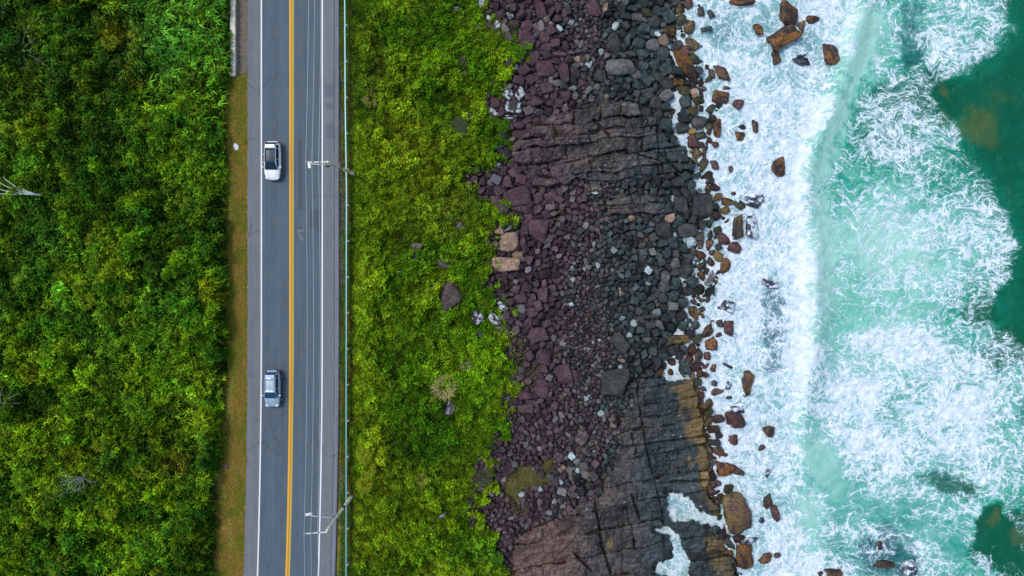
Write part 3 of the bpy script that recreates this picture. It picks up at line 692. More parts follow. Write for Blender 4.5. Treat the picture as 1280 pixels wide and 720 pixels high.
KC = {  # colour a, colour b (patches), how much of b
 'pur': ((.064, .034, .043), (.080, .048, .055), .4), 'drk': ((.033, .037, .039), (.052, .053, .052), .4), 'tea': ((.026, .042, .044), (.048, .070, .068), .4),
 'gry': ((.085, .090, .092), (.12, .12, .118), .4), 'pal': ((.25, .32, .35), (.36, .40, .40), .5), 'tan': ((.30, .20, .14), (.20, .14, .11), .4),
 'gbr': ((.10, .075, .07), (.07, .05, .052), .45), 'dom': ((.105, .050, .044), (.15, .10, .025), .5), 'brn': ((.040, .026, .022), (.13, .062, .018), .42), 'red': ((.095, .032, .026), (.050, .024, .030), .45), 'org': ((.21, .080, .012), (.045, .026, .022), .52),
 'olv': ((.070, .068, .024), (.045, .048, .030), .5), 'blk': ((.018, .020, .034), (.05, .055, .08), .35), 'och': ((.20, .125, .035), (.07, .055, .035), .45),
 'foa': ((.028, .032, .050), (.52, .60, .70), .45), 'lic': ((.045, .033, .042), (.50, .56, .58), .5), 'lav': ((.075, .060, .070), (.24, .25, .28), .4), 'gsh': ((.13, .115, .105), (.075, .058, .062), .45)}
CN = {'pur': 'purple', 'drk': 'dark grey', 'tea': 'dark teal-grey', 'gry': 'mid grey', 'pal': 'pale blue-grey', 'tan': 'tan', 'brn': 'wet brown', 'dom': 'red-brown', 'gbr': 'brown', 'red': 'wet red-brown',
      'org': 'orange', 'olv': 'olive green', 'blk': 'blue-black', 'och': 'ochre', 'foa': 'foam-streaked black', 'lic': 'white-lichened', 'lav': 'lavender grey', 'gsh': 'grey-brown'}
def rock_cols(rng, v, kc):
    a, b, k = KC[kc]; o = rng.uniform(0, 80, 2)
    n = fbm(v[:, 0]*2.2+o[0], v[:, 1]*2.2+o[1]+v[:, 2], int(o[0]*9), 5) + 0.12*(v[:, 0]*math.cos(o[0])+v[:, 1]*math.sin(o[0]))
    c = lerp(np.zeros((len(v), 3))+A3(*a), np.zeros((len(v), 3))+A3(*b), sst(.50-.1*k, .62-.1*k, n))
    return c*rng.uniform(0.85, 1.2)*(.8 if kc in ('org', 'brn', 'och', 'olv') else 1)
R = []   # (px, py, w, h, rot, colour, label or None, landmark phrase or None, shape)
def r(px, py, w, h, rot, c, label=None, lm=None, sh='angular'): R.append((px, py, w, h, rot, c, label, lm, sh))
# -- rocks standing in the surf
r(927, 3, 32, 12, 8, 'org', 'long orange rock cut by the top edge of the picture, in foam', 'orange rock at the top edge')
r(984, 19, 27, 30, -15, 'brn', 'big dark brown three-cornered rock in the surf, uppermost of the tight offshore cluster', 'big brown three-cornered surf rock')
r(979, 47, 42, 24, 28, 'org', 'largest offshore rock of the upper surf, dark with a bright orange lower edge', 'large orange-edged offshore rock', 'block')
r(1001, 32, 12, 15, -20, 'och', 'small ochre rock wedged beside the orange-edged offshore rock', None)
r(1015, 25, 18, 11, -5, 'brn', 'short dark brown rock at the right end of the upper offshore cluster', None)
r(947, 37, 13, 17, 0, 'org', 'upright orange-brown rock alone in foam, left of the upper offshore cluster', 'upright orange-brown surf rock')
r(969, 74, 11, 19, 20, 'brn', 'narrow tilted dark rock just below the orange-edged offshore rock', None, 'block')
r(1001, 77, 27, 11, -3, 'blk', 'flat blue-black rock nearly awash between the tilted rock and the yellow rock', None)
r(1003, 69, 18, 6, 10, 'foa', 'thin foam-covered ridge lying just above the flat blue-black rock', None)
r(1038, 68, 21, 28, 12, 'org', 'yellow-orange triangular rock standing at the edge of the breaking wave', 'yellow-orange triangular rock at the wave', 'angular')
r(1078, 2, 12, 8, 0, 'blk', 'small dark rock at the top edge, farthest to sea', None)
r(883, 37, 16, 7, 8, 'tea', None, None); r(889, 18, 9, 13, 30, 'tea', None, None); r(875, 15, 10, 13, 10, 'drk', None, None)
r(857, 84, 17, 52, 33, 'brn', 'long smooth log-shaped brown rock lying aslant at the water edge', 'log-shaped brown rock', 'log')
r(902, 92, 15, 27, 25, 'brn', 'leaning leaf-shaped red-brown rock right of the log-shaped rock', 'leaning red-brown rock')
r(908, 110, 11, 5, 0, 'red'); r(900, 122, 21, 16, -5, 'brn', 'squat brown double rock in foam below the leaning red-brown rock', 'squat brown double rock', 'block')
r(922, 130, 13, 15, -30, 'red', 'small red and green rock alone in foam right of the squat double rock', None)
r(888, 137, 12, 14, -10, 'olv'); r(896, 160, 12, 24, -8, 'org', 'tall narrow orange-brown rock below the mossy shore rocks', 'tall narrow orange-brown rock')
r(944, 158, 9, 18, 12, 'brn', 'slim dark hooked rock standing alone in thin foam', None); r(925, 171, 14, 15, 0, 'org', 'round rock, half green half orange, left of the slim hooked rock', 'round green-and-orange rock', 'round')
r(840, 140, 10, 9, 0, 'org', 'round brown stone in the small foam pocket among grey boulders', 'round brown stone in the foam pocket', 'round')
r(889, 92, 9, 15, 20, 'olv'); r(876, 111, 15, 8, 0, 'gsh'); r(855, 113, 18, 13, 0, 'olv'); r(848, 101, 14, 13, 0, 'brn'); r(872, 126, 17, 12, -25, 'olv')
r(866, 140, 14, 14, 0, 'olv', 'bright olive mossy boulder at the water edge above the dark broad boulder', 'mossy olive boulder'); r(874, 152, 24, 20, 15, 'drk', 'broad dark grey boulder at the water edge below the mossy olive boulder', None)
r(876, 170, 19, 14, -10, 'olv'); r(886, 157, 10, 12, 0, 'olv'); r(927, 159, 10, 7, 0, 'blk')
r(973, 208, 19, 27, -10, 'org', 'teardrop-shaped orange and black rock alone far out in white foam', 'teardrop orange-and-black rock')
r(881, 187, 8, 12, -15, 'brn'); r(893, 181, 10, 8, 0, 'red'); r(893, 206, 12, 13, 0, 'red', 'plum-red stone alone in foam beside the tip of the upper ledge', 'plum-red stone by the ledge tip')
r(913, 212, 6, 10, 0, 'pur'); r(869, 220, 16, 9, 10, 'tea'); r(884, 228, 6, 6, 0, 'red'); r(917, 242, 7, 5, 20, 'red')
r(909, 252, 19, 10, -3, 'org', 'orange-red tail rock joined to the green foam-veined rock', None); r(923, 257, 18, 17, 20, 'olv', 'green foam-veined rock in the middle surf', 'green foam-veined rock')
r(938, 251, 27, 18, -18, 'foa', 'black foam-covered slab beside the green foam-veined rock', None, 'block'); r(952, 247, 8, 14, 10, 'foa', None)
r(921, 284, 14, 32, 4, 'brn', 'upright oblong brown-green rock below the green foam-veined rock', 'upright oblong brown-green rock', 'block'); r(939, 284, 15, 29, 0, 'foa', 'black rock laced with foam right of the upright oblong rock', None, 'block')
r(904, 298, 17, 17, 0, 'red', 'red and dark three-cornered rock left below the oblong brown-green rock', 'red three-cornered rock'); r(919, 310, 19, 17, -30, 'red', 'red-brown rock with pale rim right of the red three-cornered rock', None)
r(888, 305, 13, 14, 0, 'org'); r(889, 316, 7, 7, 0, 'red'); r(888, 327, 11, 13, 0, 'brn', None, None, 'round'); r(906, 332, 13, 21, 0, 'org', 'egg-shaped orange rock standing clear of the cobble shore', 'egg-shaped orange rock', 'round')
r(876, 319, 14, 11, 0, 'brn', None, None, 'round'); r(876, 332, 13, 11, 0, 'olv', None, None, 'round'); r(875, 306, 10, 14, 0, 'gsh'); r(887, 348, 9, 22, -22, 'lav', 'thin pale-sided rock rimmed by foam below the cobble shore point', 'thin pale foam-rimmed rock')
r(962, 354, 22, 12, 0, 'foa', 'wedge of black rock just breaking the foam above the long dark streaks', None)
r(877, 258, 27, 36, 0, 'drk', 'big dark rounded end block of the narrow ledge finger, facing the sea', 'dark end block of the narrow finger', 'block'); r(851, 256, 21, 25, 0, 'drk', 'dark block between the finger ledge and its rounded end block', None, 'block')
r(832, 255, 10, 18, 5, 'tea', None, None, 'block'); r(847, 227, 18, 13, 0, 'drk', None, None, 'block'); r(864, 231, 11, 14, 0, 'tea', None, None, 'round')
r(859, 287, 31, 19, 5, 'drk', 'wide dark slab below the rounded end block', 'wide dark slab', 'block'); r(829, 288, 28, 22, -12, 'drk', 'angular dark slab left of the wide dark slab', None)
r(790, 272, 11, 11, 0, 'tan', 'round tan boulder, palest in the teal-grey cobbles under the finger ledge', 'round tan boulder', 'round'); r(806, 300, 9, 8, 0, 'och', 'small yellow-brown stone among dark teal cobbles', 'small yellow-brown stone', 'round')
r(867, 377, 9, 9, 0, 'red'); r(877, 376, 11, 8, 0, 'brn'); r(885, 374, 7, 9, 0, 'red')
r(908, 382, 20, 17, -25, 'foa', 'square blue-black rock streaked with foam near the cobble shore', 'square foam-streaked rock', 'block'); r(877, 387, 9, 9, 0, 'brn'); r(878, 394, 6, 8, 0, 'red')
r(899, 404, 10, 10, 0, 'drk'); r(910, 410, 13, 20, -8, 'red', 'upright red rock with orange edge, right of the small dark one', 'upright red rock with orange edge', 'block'); r(884, 414, 17, 17, 0, 'brn', 'round dark brown boulder at the shore, above the orange cone-shaped rock', 'round dark brown boulder', 'round')
r(898, 418, 9, 6, 20, 'red'); r(889, 430, 17, 16, 0, 'org', 'orange cone-shaped rock at the shore below the round dark brown boulder', 'orange cone-shaped rock'); r(872, 445, 11, 20, -8, 'brn'); r(884, 445, 10, 12, 0, 'red')
r(882, 457, 5, 11, -35, 'red'); r(891, 460, 9, 11, 0, 'org'); r(874, 467, 8, 13, 0, 'brn'); r(909, 457, 14, 4, -25, 'blk'); r(893, 479, 10, 9, 0, 'tea', None, None, 'round')
r(896, 489, 16, 10, 30, 'brn', 'small tilted brown-teal rock off the ochre corner of the shelf', 'tilted brown-teal rock'); r(879, 486, 8, 7, 0, 'blk'); r(910, 481, 8, 14, 0, 'foa'); r(886, 504, 12, 13, 0, 'och', None, None, 'round')
r(935, 480, 17, 35, -2, 'org', 'upright capsule-shaped red-brown rock with orange foot, alone in dense foam', 'capsule-shaped rock', 'log'); r(911, 497, 9, 5, 0, 'tea')
r(920, 524, 29, 24, 0, 'red', 'dark red craggy rock half buried in foam, below the capsule-shaped rock', 'craggy dark red rock'); r(922, 512, 20, 10, 0, 'foa', 'foam-covered upper step of the craggy dark red rock', None)
r(959, 539, 16, 16, 0, 'brn', 'brown-orange rock alone in foam right of the craggy dark red rock', 'lone brown-orange rock')
r(839, 452, 13, 10, 0, 'brn', None, None, 'round'); r(824, 465, 11, 8, 0, 'brn', None, None, 'round'); r(837, 464, 9, 10, 0, 'brn', None, None, 'round'); r(856, 460, 15, 17, 0, 'tea', None, None, 'block'); r(840, 437, 12, 15, 0, 'drk', None, None, 'round')
r(847, 424, 29, 11, 0, 'och', 'long ochre-stained slab at the edge of the dark cobbles', 'long ochre-stained slab', 'block'); r(869, 406, 13, 15, 0, 'drk', None, None, 'round'); r(860, 364, 15, 13, 0, 'drk'); r(866, 391, 12, 18, 0, 'och')
r(897, 564, 18, 13, 0, 'org', 'small oval orange-brown rock beside the lower shelf', 'small oval orange rock', 'round'); r(905, 585, 28, 21, 0, 'org', 'flat orange rock beside the notch of the lower shelf', 'flat orange rock', 'block'); r(923, 589, 20, 11, -20, 'red', 'dark red tail of the flat orange rock, pointing seaward', None)
r(917, 549, 14, 14, -20, 'red'); r(952, 560, 8, 10, -30, 'red'); r(897, 603, 9, 11, 0, 'pur')
r(921, 641, 38, 56, 3, 'dom', 'biggest domed red-brown and ochre rock standing off the lower shelf', 'biggest domed rock', 'round'); r(959, 627, 13, 20, 10, 'brn', 'oval dark rock ringed by foam, right of the biggest domed rock', 'oval foam-ringed rock', 'round')
r(967, 641, 11, 29, 8, 'red', 'jagged upright red rock right below the oval foam-ringed rock', None); r(952, 650, 7, 8, 0, 'blk')
r(930, 693, 27, 38, 20, 'org', 'bright orange ridged rock below the biggest domed rock', 'bright orange ridged rock'); r(957, 697, 17, 16, -15, 'org', 'small orange and black rock right of the bright orange ridged rock', None); r(971, 694, 9, 8, 20, 'pur')
r(959, 591, 8, 13, -35, 'foa'); r(936, 675, 26, 7, 8, 'foa', 'foam-covered purple rock between the domed rock and the orange ridged rock', None); r(894, 638, 13, 13, 0, 'och', 'knob of ochre rock at the mouth of the shelf inlet', 'ochre knob at the inlet mouth', 'round')
r(1041, 716, 24, 14, 0, 'brn', 'brown rock on the bottom edge in foam, well right of the shelf', 'brown rock on the bottom edge'); r(1025, 717, 8, 7, 0, 'red'); r(1100, 683, 7, 16, 0, 'red', 'small upright red rock among dark streaked foam at lower right', 'upright red rock in streaked foam')
r(1104, 704, 29, 11, 0, 'brn', 'low dark red-brown rock awash at the bottom right', None); r(1135, 709, 20, 20, 0, 'foa', 'black foam-veined rock at the bottom right, farthest to sea', None)
# -- boulders in the grass
r(563, 369, 29, 38, 8, 'gbr', 'big grey-brown pointed boulder sitting alone on the green slope', 'big pointed boulder on the grass'); r(597, 397, 18, 21, 0, 'lic', 'dark boulder with white lichened foot, left of a similar pair in grass', 'left white-footed boulder', 'round'); r(617, 397, 13, 23, 30, 'lic', 'leaning dark boulder with white left edge, at the grass border', None)
r(628, 383, 15, 13, 0, 'lic', 'white-speckled rock above the leaning white-edged boulder', None); r(600, 418, 12, 10, -20, 'lav', 'smooth lavender-grey stone in the grass below the white-footed boulder', None, 'round'); r(558, 421, 8, 7, 0, 'pur', 'small purple stone in the grass below the big pointed boulder', None)
r(561, 509, 15, 20, -25, 'lav', 'tilted lavender-grey slab in the grass under the straw tussock', 'tilted slab under the straw tussock', 'block'); r(552, 644, 10, 8, 0, 'pal', 'small white stone lying alone in the lower green slope', 'white stone in the lower slope')
r(541, 358, 7, 9, 0, 'lav'); r(501, 338, 7, 8, 0, 'lav'); r(519, 322, 8, 9, 20, 'lav'); r(554, 330, 22, 10, -20, 'gsh', 'low grey-brown rock outcrop just above the big pointed boulder', None); r(521, 307, 16, 12, -25, 'gsh', 'low rubble outcrop showing through the grass, upper left of the pointed boulder', None)
r(574, 281, 12, 14, 0, 'gsh'); r(570, 265, 5, 8, 0, 'tan'); r(552, 292, 7, 7, 0, 'lav'); r(580, 92, 10, 8, 0, 'tan', 'small tan stone in the upper green slope', 'tan stone in the upper slope'); r(587, 144, 7, 9, 0, 'gsh'); r(283, 582, 7, 6, 0, 'gsh', 'small grey stone on the dry verge left of the road', 'stone on the dry verge')
r(592, 210, 9, 10, 0, 'lav'); r(582, 218, 8, 7, 0, 'lav'); r(624, 206, 7, 8, 0, 'lic'); r(645, 83, 6, 8, 0, 'pal'); r(622, 95, 6, 5, 0, 'pal'); r(602, 5, 11, 14, 0, 'lic', 'white-patched rock at the top edge where grass meets boulders', 'white-patched rock at the top edge')
r(622, 31, 12, 12, 0, 'lic'); r(612, 22, 10, 8, 0, 'lic'); r(637, 20, 10, 10, 0, 'lic'); r(597, 35, 5, 10, 0, 'lic'); r(571, 12, 12, 10, 0, 'lav')
r(634, 118, 15, 14, 0, 'lic', 'white rounded rock, upper left of the lichened cluster', 'upper left white cluster rock', 'round'); r(650, 117, 13, 18, -10, 'lic', 'white-streaked rounded rock, upper right of the lichened cluster', None, 'round'); r(640, 134, 24, 16, 0, 'lic', 'widest white-lichened rock in the centre of the lichened cluster', 'widest lichened rock', 'block')
r(619, 129, 16, 18, 0, 'pur', 'dark purple block at the left edge of the lichened cluster', None, 'block'); r(617, 142, 16, 8, -35, 'lic'); r(636, 147, 24, 8, 0, 'lic')
r(636, 302, 26, 26, -8, 'tan', 'tan sandstone slab, upper of the cracked pair bordering the grass', 'upper tan slab', 'block'); r(633, 330, 38, 19, 6, 'tan', 'wide tan sandstone slab, lower of the cracked pair bordering the grass', 'wide lower tan slab', 'block'); r(624, 288, 13, 10, 0, 'tan'); r(648, 318, 18, 9, 5, 'tan')
r(640, 425, 12, 10, 0, 'pur'); r(633, 440, 12, 8, 0, 'pur'); r(641, 445, 20, 9, 5, 'pur')
# -- landmarks of the beach
r(768, 478, 36, 38, -4, 'drk', 'big square-topped dark grey block alone on the lower cobbles', 'big square-topped grey block', 'block'); r(727, 547, 20, 20, 0, 'gsh', 'round dark boulder in the small cobbles left of the lower shelf', 'round dark boulder by the shelf', 'round'); r(776, 428, 19, 29, 33, 'drk', 'slanting rectangular grey block above the square-topped block', 'slanting rectangular block', 'block')
r(767, 55, 20, 30, 5, 'drk', 'big dark grey teardrop boulder among pale upper cobbles', 'big teardrop boulder', 'round'); r(776, 84, 40, 22, 0, 'gry', 'broad flat grey rock with rounded ends above the bedrock ledge', 'broad flat grey rock', 'round'); r(793, 92, 18, 14, 0, 'gry')
r(769, 33, 10, 12, 0, 'pal', 'pale blue stone above the big teardrop boulder', 'pale blue stone', 'round'); r(736, 80, 10, 11, -20, 'pal', 'pale blue stone beside the purple boulders, upper beach', None); r(722, 74, 9, 8, 0, 'tan', 'small round tan stone left of a pale blue stone, upper beach', 'small round tan stone', 'round')
r(733, 498, 7, 8, 0, 'pal', 'pale round stone left below the square-topped block', None, 'round'); r(751, 516, 10, 10, 0, 'pal', 'largest pale round stone, below the square-topped block', 'largest pale round stone', 'round'); r(699, 265, 6, 7, 0, 'org', 'small bright orange stone among grey cobbles below the ledge', 'bright orange stone')
r(689, 29, 7, 6, 0, 'tan'); r(742, 10, 17, 24, 8, 'pur', 'tall dark purple boulder near the top edge among small cobbles', 'tall purple boulder at the top'); r(757, 8, 7, 18, -10, 'tan', 'narrow tan sliver of rock at the top edge', None, 'block'); r(807, 15, 17, 13, -15, 'olv'); r(722, 588, 8, 8, 0, 'pal', 'whitish round stone upper left of the lower shelf', None, 'round'); r(700, 588, 7, 8, 0, 'tan')
r(749, 96, 19, 18, 0, 'drk', None, None, 'block'); r(775, 365, 4, 13, 0, 'tan', 'thin upright sliver of tan stone in grey cobbles', None, 'block'); r(815, 372, 34, 8, 30, 'drk', 'long dark plank-like stone lying aslant in teal cobbles', 'long plank-like stone', 'block'); r(807, 396, 40, 5, 6, 'drk', None, None, 'block')
r(770, 440, 14, 8, -40, 'tea'); r(703, 584, 8, 8, 0, 'tan'); r(652, 618, 9, 8, 20, 'pal', 'blue-grey stone on the left of the mossy patch', 'blue-grey stone on moss'); r(675, 611, 7, 7, 20, 'pal', 'small blue-grey stone on the right of the mossy patch', None); r(701, 602, 7, 7, 30, 'pal', 'blue square stone right of the mossy patch', None, 'block')
# -- big purple blocks
for a in [(657, 51, 25, 24, -20), (680, 48, 15, 17, 10), (682, 60, 18, 9, 5), (666, 73, 15, 24, -28), (681, 86, 24, 26, 15), (663, 99, 18, 16, -35), (706, 90, 16, 30, 18), (670, 127, 24, 14, 5), (699, 68, 20, 9, 0),
          (675, 12, 16, 28, 12), (661, 18, 10, 16, 0), (652, 8, 10, 14, 0), (655, 168, 30, 14, 3), (645, 246, 38, 24, 10), (652, 262, 30, 12, -8), (672, 288, 26, 32, -8), (655, 286, 12, 26, 0), (664, 224, 14, 12, 0),
          (640, 205, 16, 16, 0), (662, 190, 30, 10, 6), (708, 120, 14, 20, 35), (693, 118, 12, 18, 10), (672, 419, 28, 20, 8), (682, 405, 16, 12, 0), (681, 445, 24, 22, -18), (704, 467, 24, 26, 20), (718, 470, 16, 16, -25),
          (677, 485, 18, 24, -8), (656, 493, 22, 13, 5), (655, 511, 26, 13, 10), (678, 368, 13, 24, -3), (664, 391, 20, 14, 6), (697, 437, 11, 13, 0), (694, 507, 12, 12, 0), (649, 405, 8, 12, 30), (650, 372, 18, 18, 0), (696, 352, 12, 10, 0)]:
    r(*a, 'pur', None, None, 'block' if a[2]*a[3] > 300 else 'angular')
def relabel(px, py, lab, lm):
    for i, q in enumerate(R):
        if q[0] == px and q[1] == py: R[i] = q[:6] + (lab, lm, 'block'); return
relabel(657, 51, 'largest purple diamond-shaped block next to the bright green bush lobe', 'purple diamond-shaped block')
relabel(663, 99, 'pale-edged oblong purple block tilted beside the bright green bush lobe', 'pale-edged oblong purple block')
relabel(645, 246, 'widest flat purple slab below the dark notch in the green slope', 'widest flat purple slab')
relabel(672, 288, 'ribbed purple slab right of the upper tan slab', 'ribbed purple slab')
relabel(672, 419, 'wide purple block on the left side of the small cobbles, mid-beach', 'wide mid-beach purple block')
relabel(704, 467, 'tilted purple block, upper left of the square-topped grey block', 'tilted lower purple block')

rng = np.random.default_rng(5)
def make_rock(px, py, w, h, rot, kc, shape, name='boulder'):
    sea = px > S_(py)-6
    z0 = SEA if sea else max(float(hgt(px, py)), SEA-.1)
    s = K*(CAM_H-z0-0.3); a, b = w/2*s, h/2*s
    hz = (0.42 if sea else 0.36)*(a+b)*0.5*rng.uniform(0.95, 1.25) + 0.08
    v, f = rock_shape(rng, 4 if max(w, h) > 13 else 3, shape)
    c = rock_cols(rng, v, kc)
    if sea:   # a permanently wet dark foot
        c = lerp(c, c*0.35+.006, sst(0.75, 0.1, v[:, 2]+(fbm(v[:, 0]*2.5+px, v[:, 1]*2.5, 6, 3)-.5)*1.4))
        fo = sst(.18, -.05, v[:, 2]+(fbm(v[:, 0]*3+px, v[:, 1]*3+v[:, 2], 7, 4)-.5)*.9); c = lerp(c, np.zeros(c.shape)+A3(.62, .70, .76), fo)
    v = v*np.array([a, b, hz]); t = math.radians(rot)
    v[:, 0], v[:, 1] = v[:, 0]*math.cos(t)-v[:, 1]*math.sin(t), v[:, 0]*math.sin(t)+v[:, 1]*math.cos(t)
    me = np_mesh(name, v, f, c, True)
    o = link(name, me, M['wet_rock'] if sea else M['dry_rock'])
    zc = z0+hz*(0.30 if sea else 0.42)
    o.location = P1(px, py, zc)
    return o
placed = []
for (px, py, w, h, rot, kc, lab, lm, sh) in R:
    o = make_rock(px, py, w, h, rot, kc, sh); placed.append([o, px, py, w, h, kc, lab, lm])

# -- packing of the beach: big stones first, the gaps filled with ever smaller ones
RS = 0.5; x0, x1, y0, y1 = 585, 935, -115, 840
GX, GY = np.meshgrid(np.arange(x0, x1, RS), np.arange(y0, y1, RS))
free = np.full(GX.shape, 40.0)
V = V_(GY); S = S_(GY)
dm = np.minimum(GX-V+2, S+3-GX)          # inside the rocky strip
foam_edge = (fbm(GX*0.12, GY*0.12, 401, 3)-0.5)*22
sc_e = (fbm(GX*0.09, GY*0.09, 403, 4)-0.47)*95
dm = np.minimum(GX-V+17+foam_edge*0.4, S+1-GX+foam_edge*0.4+np.clip(sc_e, 0, 20))
for pl in (LEDGE_UP, LEDGE_MID, LEDGE_LOW): dm = np.minimum(dm, -polydist(GX, GY, pl)+2.0)
for pl in POOLS: dm = np.minimum(dm, -polydist(GX, GY, pl)+1.5)
_w = WETP(GX, GY); dm = np.where(_w > .05, np.minimum(dm, 3.5-9*_w), dm)
_m = moss(GX, GY)*(GX > 630)*(GY > 560)*(GY < 630); dm = np.where(_m > .3, np.minimum(dm, (.80-_m)*8), dm)
mo = moss(GX, GY)
free = np.minimum(free, dm)
def carve(px, py, w, h, rot, rad=44):
    i0 = max(int((px-rad-x0)/RS), 0); i1 = min(int((px+rad-x0)/RS), GX.shape[1]); j0 = max(int((py-rad-y0)/RS), 0); j1 = min(int((py+rad-y0)/RS), GX.shape[0])
    if i1 <= i0 or j1 <= j0: return
    X = GX[j0:j1, i0:i1]-px; Y = GY[j0:j1, i0:i1]-py; t = math.radians(rot)
    u = X*math.cos(t)-Y*math.sin(t); v = X*math.sin(t)+Y*math.cos(t)
    q = np.hypot(u/(w/2), v/(h/2))+1e-6
    d = (q-1)*np.hypot(u, v)/q
    free[j0:j1, i0:i1] = np.minimum(free[j0:j1, i0:i1], d)
for (px, py, w, h, rot, *_) in R: carve(px, py, w*0.95, h*0.95, rot)
def rmax_field(X, Y):
    t = np.clip((X-V_(Y))/(S_(Y)-V_(Y)), 0, 1)
    m = 3.2 + 2.0*sst(.55, .85, t)
    m = m + 5.0*blob(X, Y, 665, 60, 45, 75) + 4.5*blob(X, Y, 655, 230, 42, 60) + 3.5*blob(X, Y, 840, 150, 60, 50) + 3.0*blob(X, Y, 830, 60, 60, 60)
    m = m + 3.0*blob(X, Y, 670, 420, 30, 70) + 1.5*blob(X, Y, 860, 330, 30, 60) + 2.0*blob(X, Y, 700, 30, 20, 40)*0 + 1.5*blob(X, Y, 730, 600, 60, 30)
    m = m - 1.6*blob(X, Y, 705, 38, 40, 30) - 1.2*blob(X, Y, 725, 430, 40, 80)
    return m
RM = rmax_field(GX, GY)*(0.75+0.5*fbm(GX*0.07, GY*0.07, 409, 3)); RM = np.where(mo > 0.5, np.minimum(RM, 1.6), RM)
small = []; rng2 = np.random.default_rng(11)
for rad in [8.5, 7.5, 6.6, 5.8, 5.2, 4.6, 4.1, 3.6, 3.2, 2.8, 2.45, 2.1, 1.8, 1.5, 1.25]:
    cand = np.flatnonzero((free > rad*0.78) & (RM >= rad*0.86)); rng2.shuffle(cand)
    lim = int(len(cand)) if rad > 4 else len(cand)
    dens = 0.4 if rad > 4 else 1.0
    fl = free.ravel(); gxr = GX.ravel(); gyr = GY.ravel()
    for c_ in cand[:lim]:
        if free.ravel()[c_] <= rad*0.78: continue
        if dens < 1 and rng2.random() > dens: free[c_//GX.shape[1], c_ % GX.shape[1]] = rad*0.8; continue
        px, py = gxr[c_], gyr[c_]
        if rad < 1.6 and mo.ravel()[c_] > 0.5 and rng2.random() < 0.8: continue
        e = rng2.uniform(0.92, 1.45); rr = rad*rng2.uniform(0.92, 1.08); w, h = 2*rr*e**.5, 2*rr/e**.5; rot = rng2.uniform(0, 180)
        carve(px, py, w, h, rot, rad=rad*2.2+9)
        small.append((px, py, w, h, rot))
small = np.array(small); print('packed stones', len(small))
ar = small[:, 2]*small[:, 3]; vis = (small[:, 1] > 2) & (small[:, 1] < 718)
order = np.argsort(-ar*vis); n_ind = max(0, 302-len(R)); ind = set(order[:n_ind].tolist())
tt = np.clip((small[:, 0]-V_(small[:, 1]))/(S_(small[:, 1])-V_(small[:, 1])), 0, 1) + (fbm(small[:, 0]*.03, small[:, 1]*.03, 71, 3)-.5)*.35
def pick(t, sx, sd):
    u = rng2.random()
    if sd < 9: return ['olv', 'brn', 'och', 'drk', 'red'][int(u*5)]
    if t < 0.33: return 'pur' if u < .86 else ('gsh' if u < .93 else 'lav')
    if t < 0.55: return 'pur' if u < .35 else ('gsh' if u < .62 else ('drk' if u < .86 else ('gry' if u < .97 else 'pal')))
    return 'tea' if u < .5 else ('drk' if u < .86 else ('gry' if u < .96 else ('pal' if u < .985 else 'tan')))
protos = {2: [rock_shape(rng2, 2, k) for k in ['angular', 'angular', 'block']*8], 3: [rock_shape(rng2, 3, k) for k in ['block', 'angular', 'block', 'angular']*5]}
BV = []; BF = []; BC = []; off = 0
for i, (px, py, w, h, rot) in enumerate(small):
    sd = S_(py)-px; kc = pick(tt[i], px, sd)
    if i in ind:
        sh = 'round' if rng2.random() < (0.5 if tt[i] > .4 else 0.1) else ('block' if rng2.random() < .5 else 'angular')
        o = make_rock(px, py, w, h, rot, kc, sh); placed.append([o, px, py, w, h, kc, None, None]); continue
    v, f = protos[3 if max(w, h) > 7 else 2][rng2.integers(20 if max(w, h) > 7 else 24)]
    z0 = float(hgt(px, py)); z0 = max(z0, SEA-0.15); s = K*(CAM_H-z0); a, b = w/2*s*1.04, h/2*s*1.04; hz = 0.42*(a+b)*rng2.uniform(.7, 1.5)
    q = v*np.array([a, b, hz]); t = math.radians(rot); tl = rng2.normal(0, .38, 2)
    q[:, 2] += q[:, 0]*tl[0]+q[:, 1]*tl[1]
    q = np.stack([q[:, 0]*math.cos(t)-q[:, 1]*math.sin(t), q[:, 0]*math.sin(t)+q[:, 1]*math.cos(t), q[:, 2]], -1)
    q = q + P(px, py, z0+hz*rng2.uniform(0.15, 0.75))
    ca, cb, kk = KC[kc]; cc = A3(*ca)*(1-kk*rng2.random())+A3(*cb)*kk*rng2.random(); cc = cc*(.5+1.0*rng2.random()**1.6)
    if rng2.random() < 0.04: cc = cc*1.8+0.03
    if sd < 0: cc = cc*.6
    BV.append(q); BF.append(f+off); BC.append(np.tile(cc, (len(v), 1))); off += len(v)
me = np_mesh('beach_cobbles', np.concatenate(BV), np.concatenate(BF), np.concatenate(BC)*.85, False)
M['cobble'] = vcol_mat('cobbles', 0.6, 0.6, 4.0, var=0.35, vscale=4.0)
o = link('beach_cobbles', me, M['cobble'])
tag(o, 'carpet of small purple, grey and teal cobbles filling the beach between ledges and boulders', 'cobbles', kind='stuff')

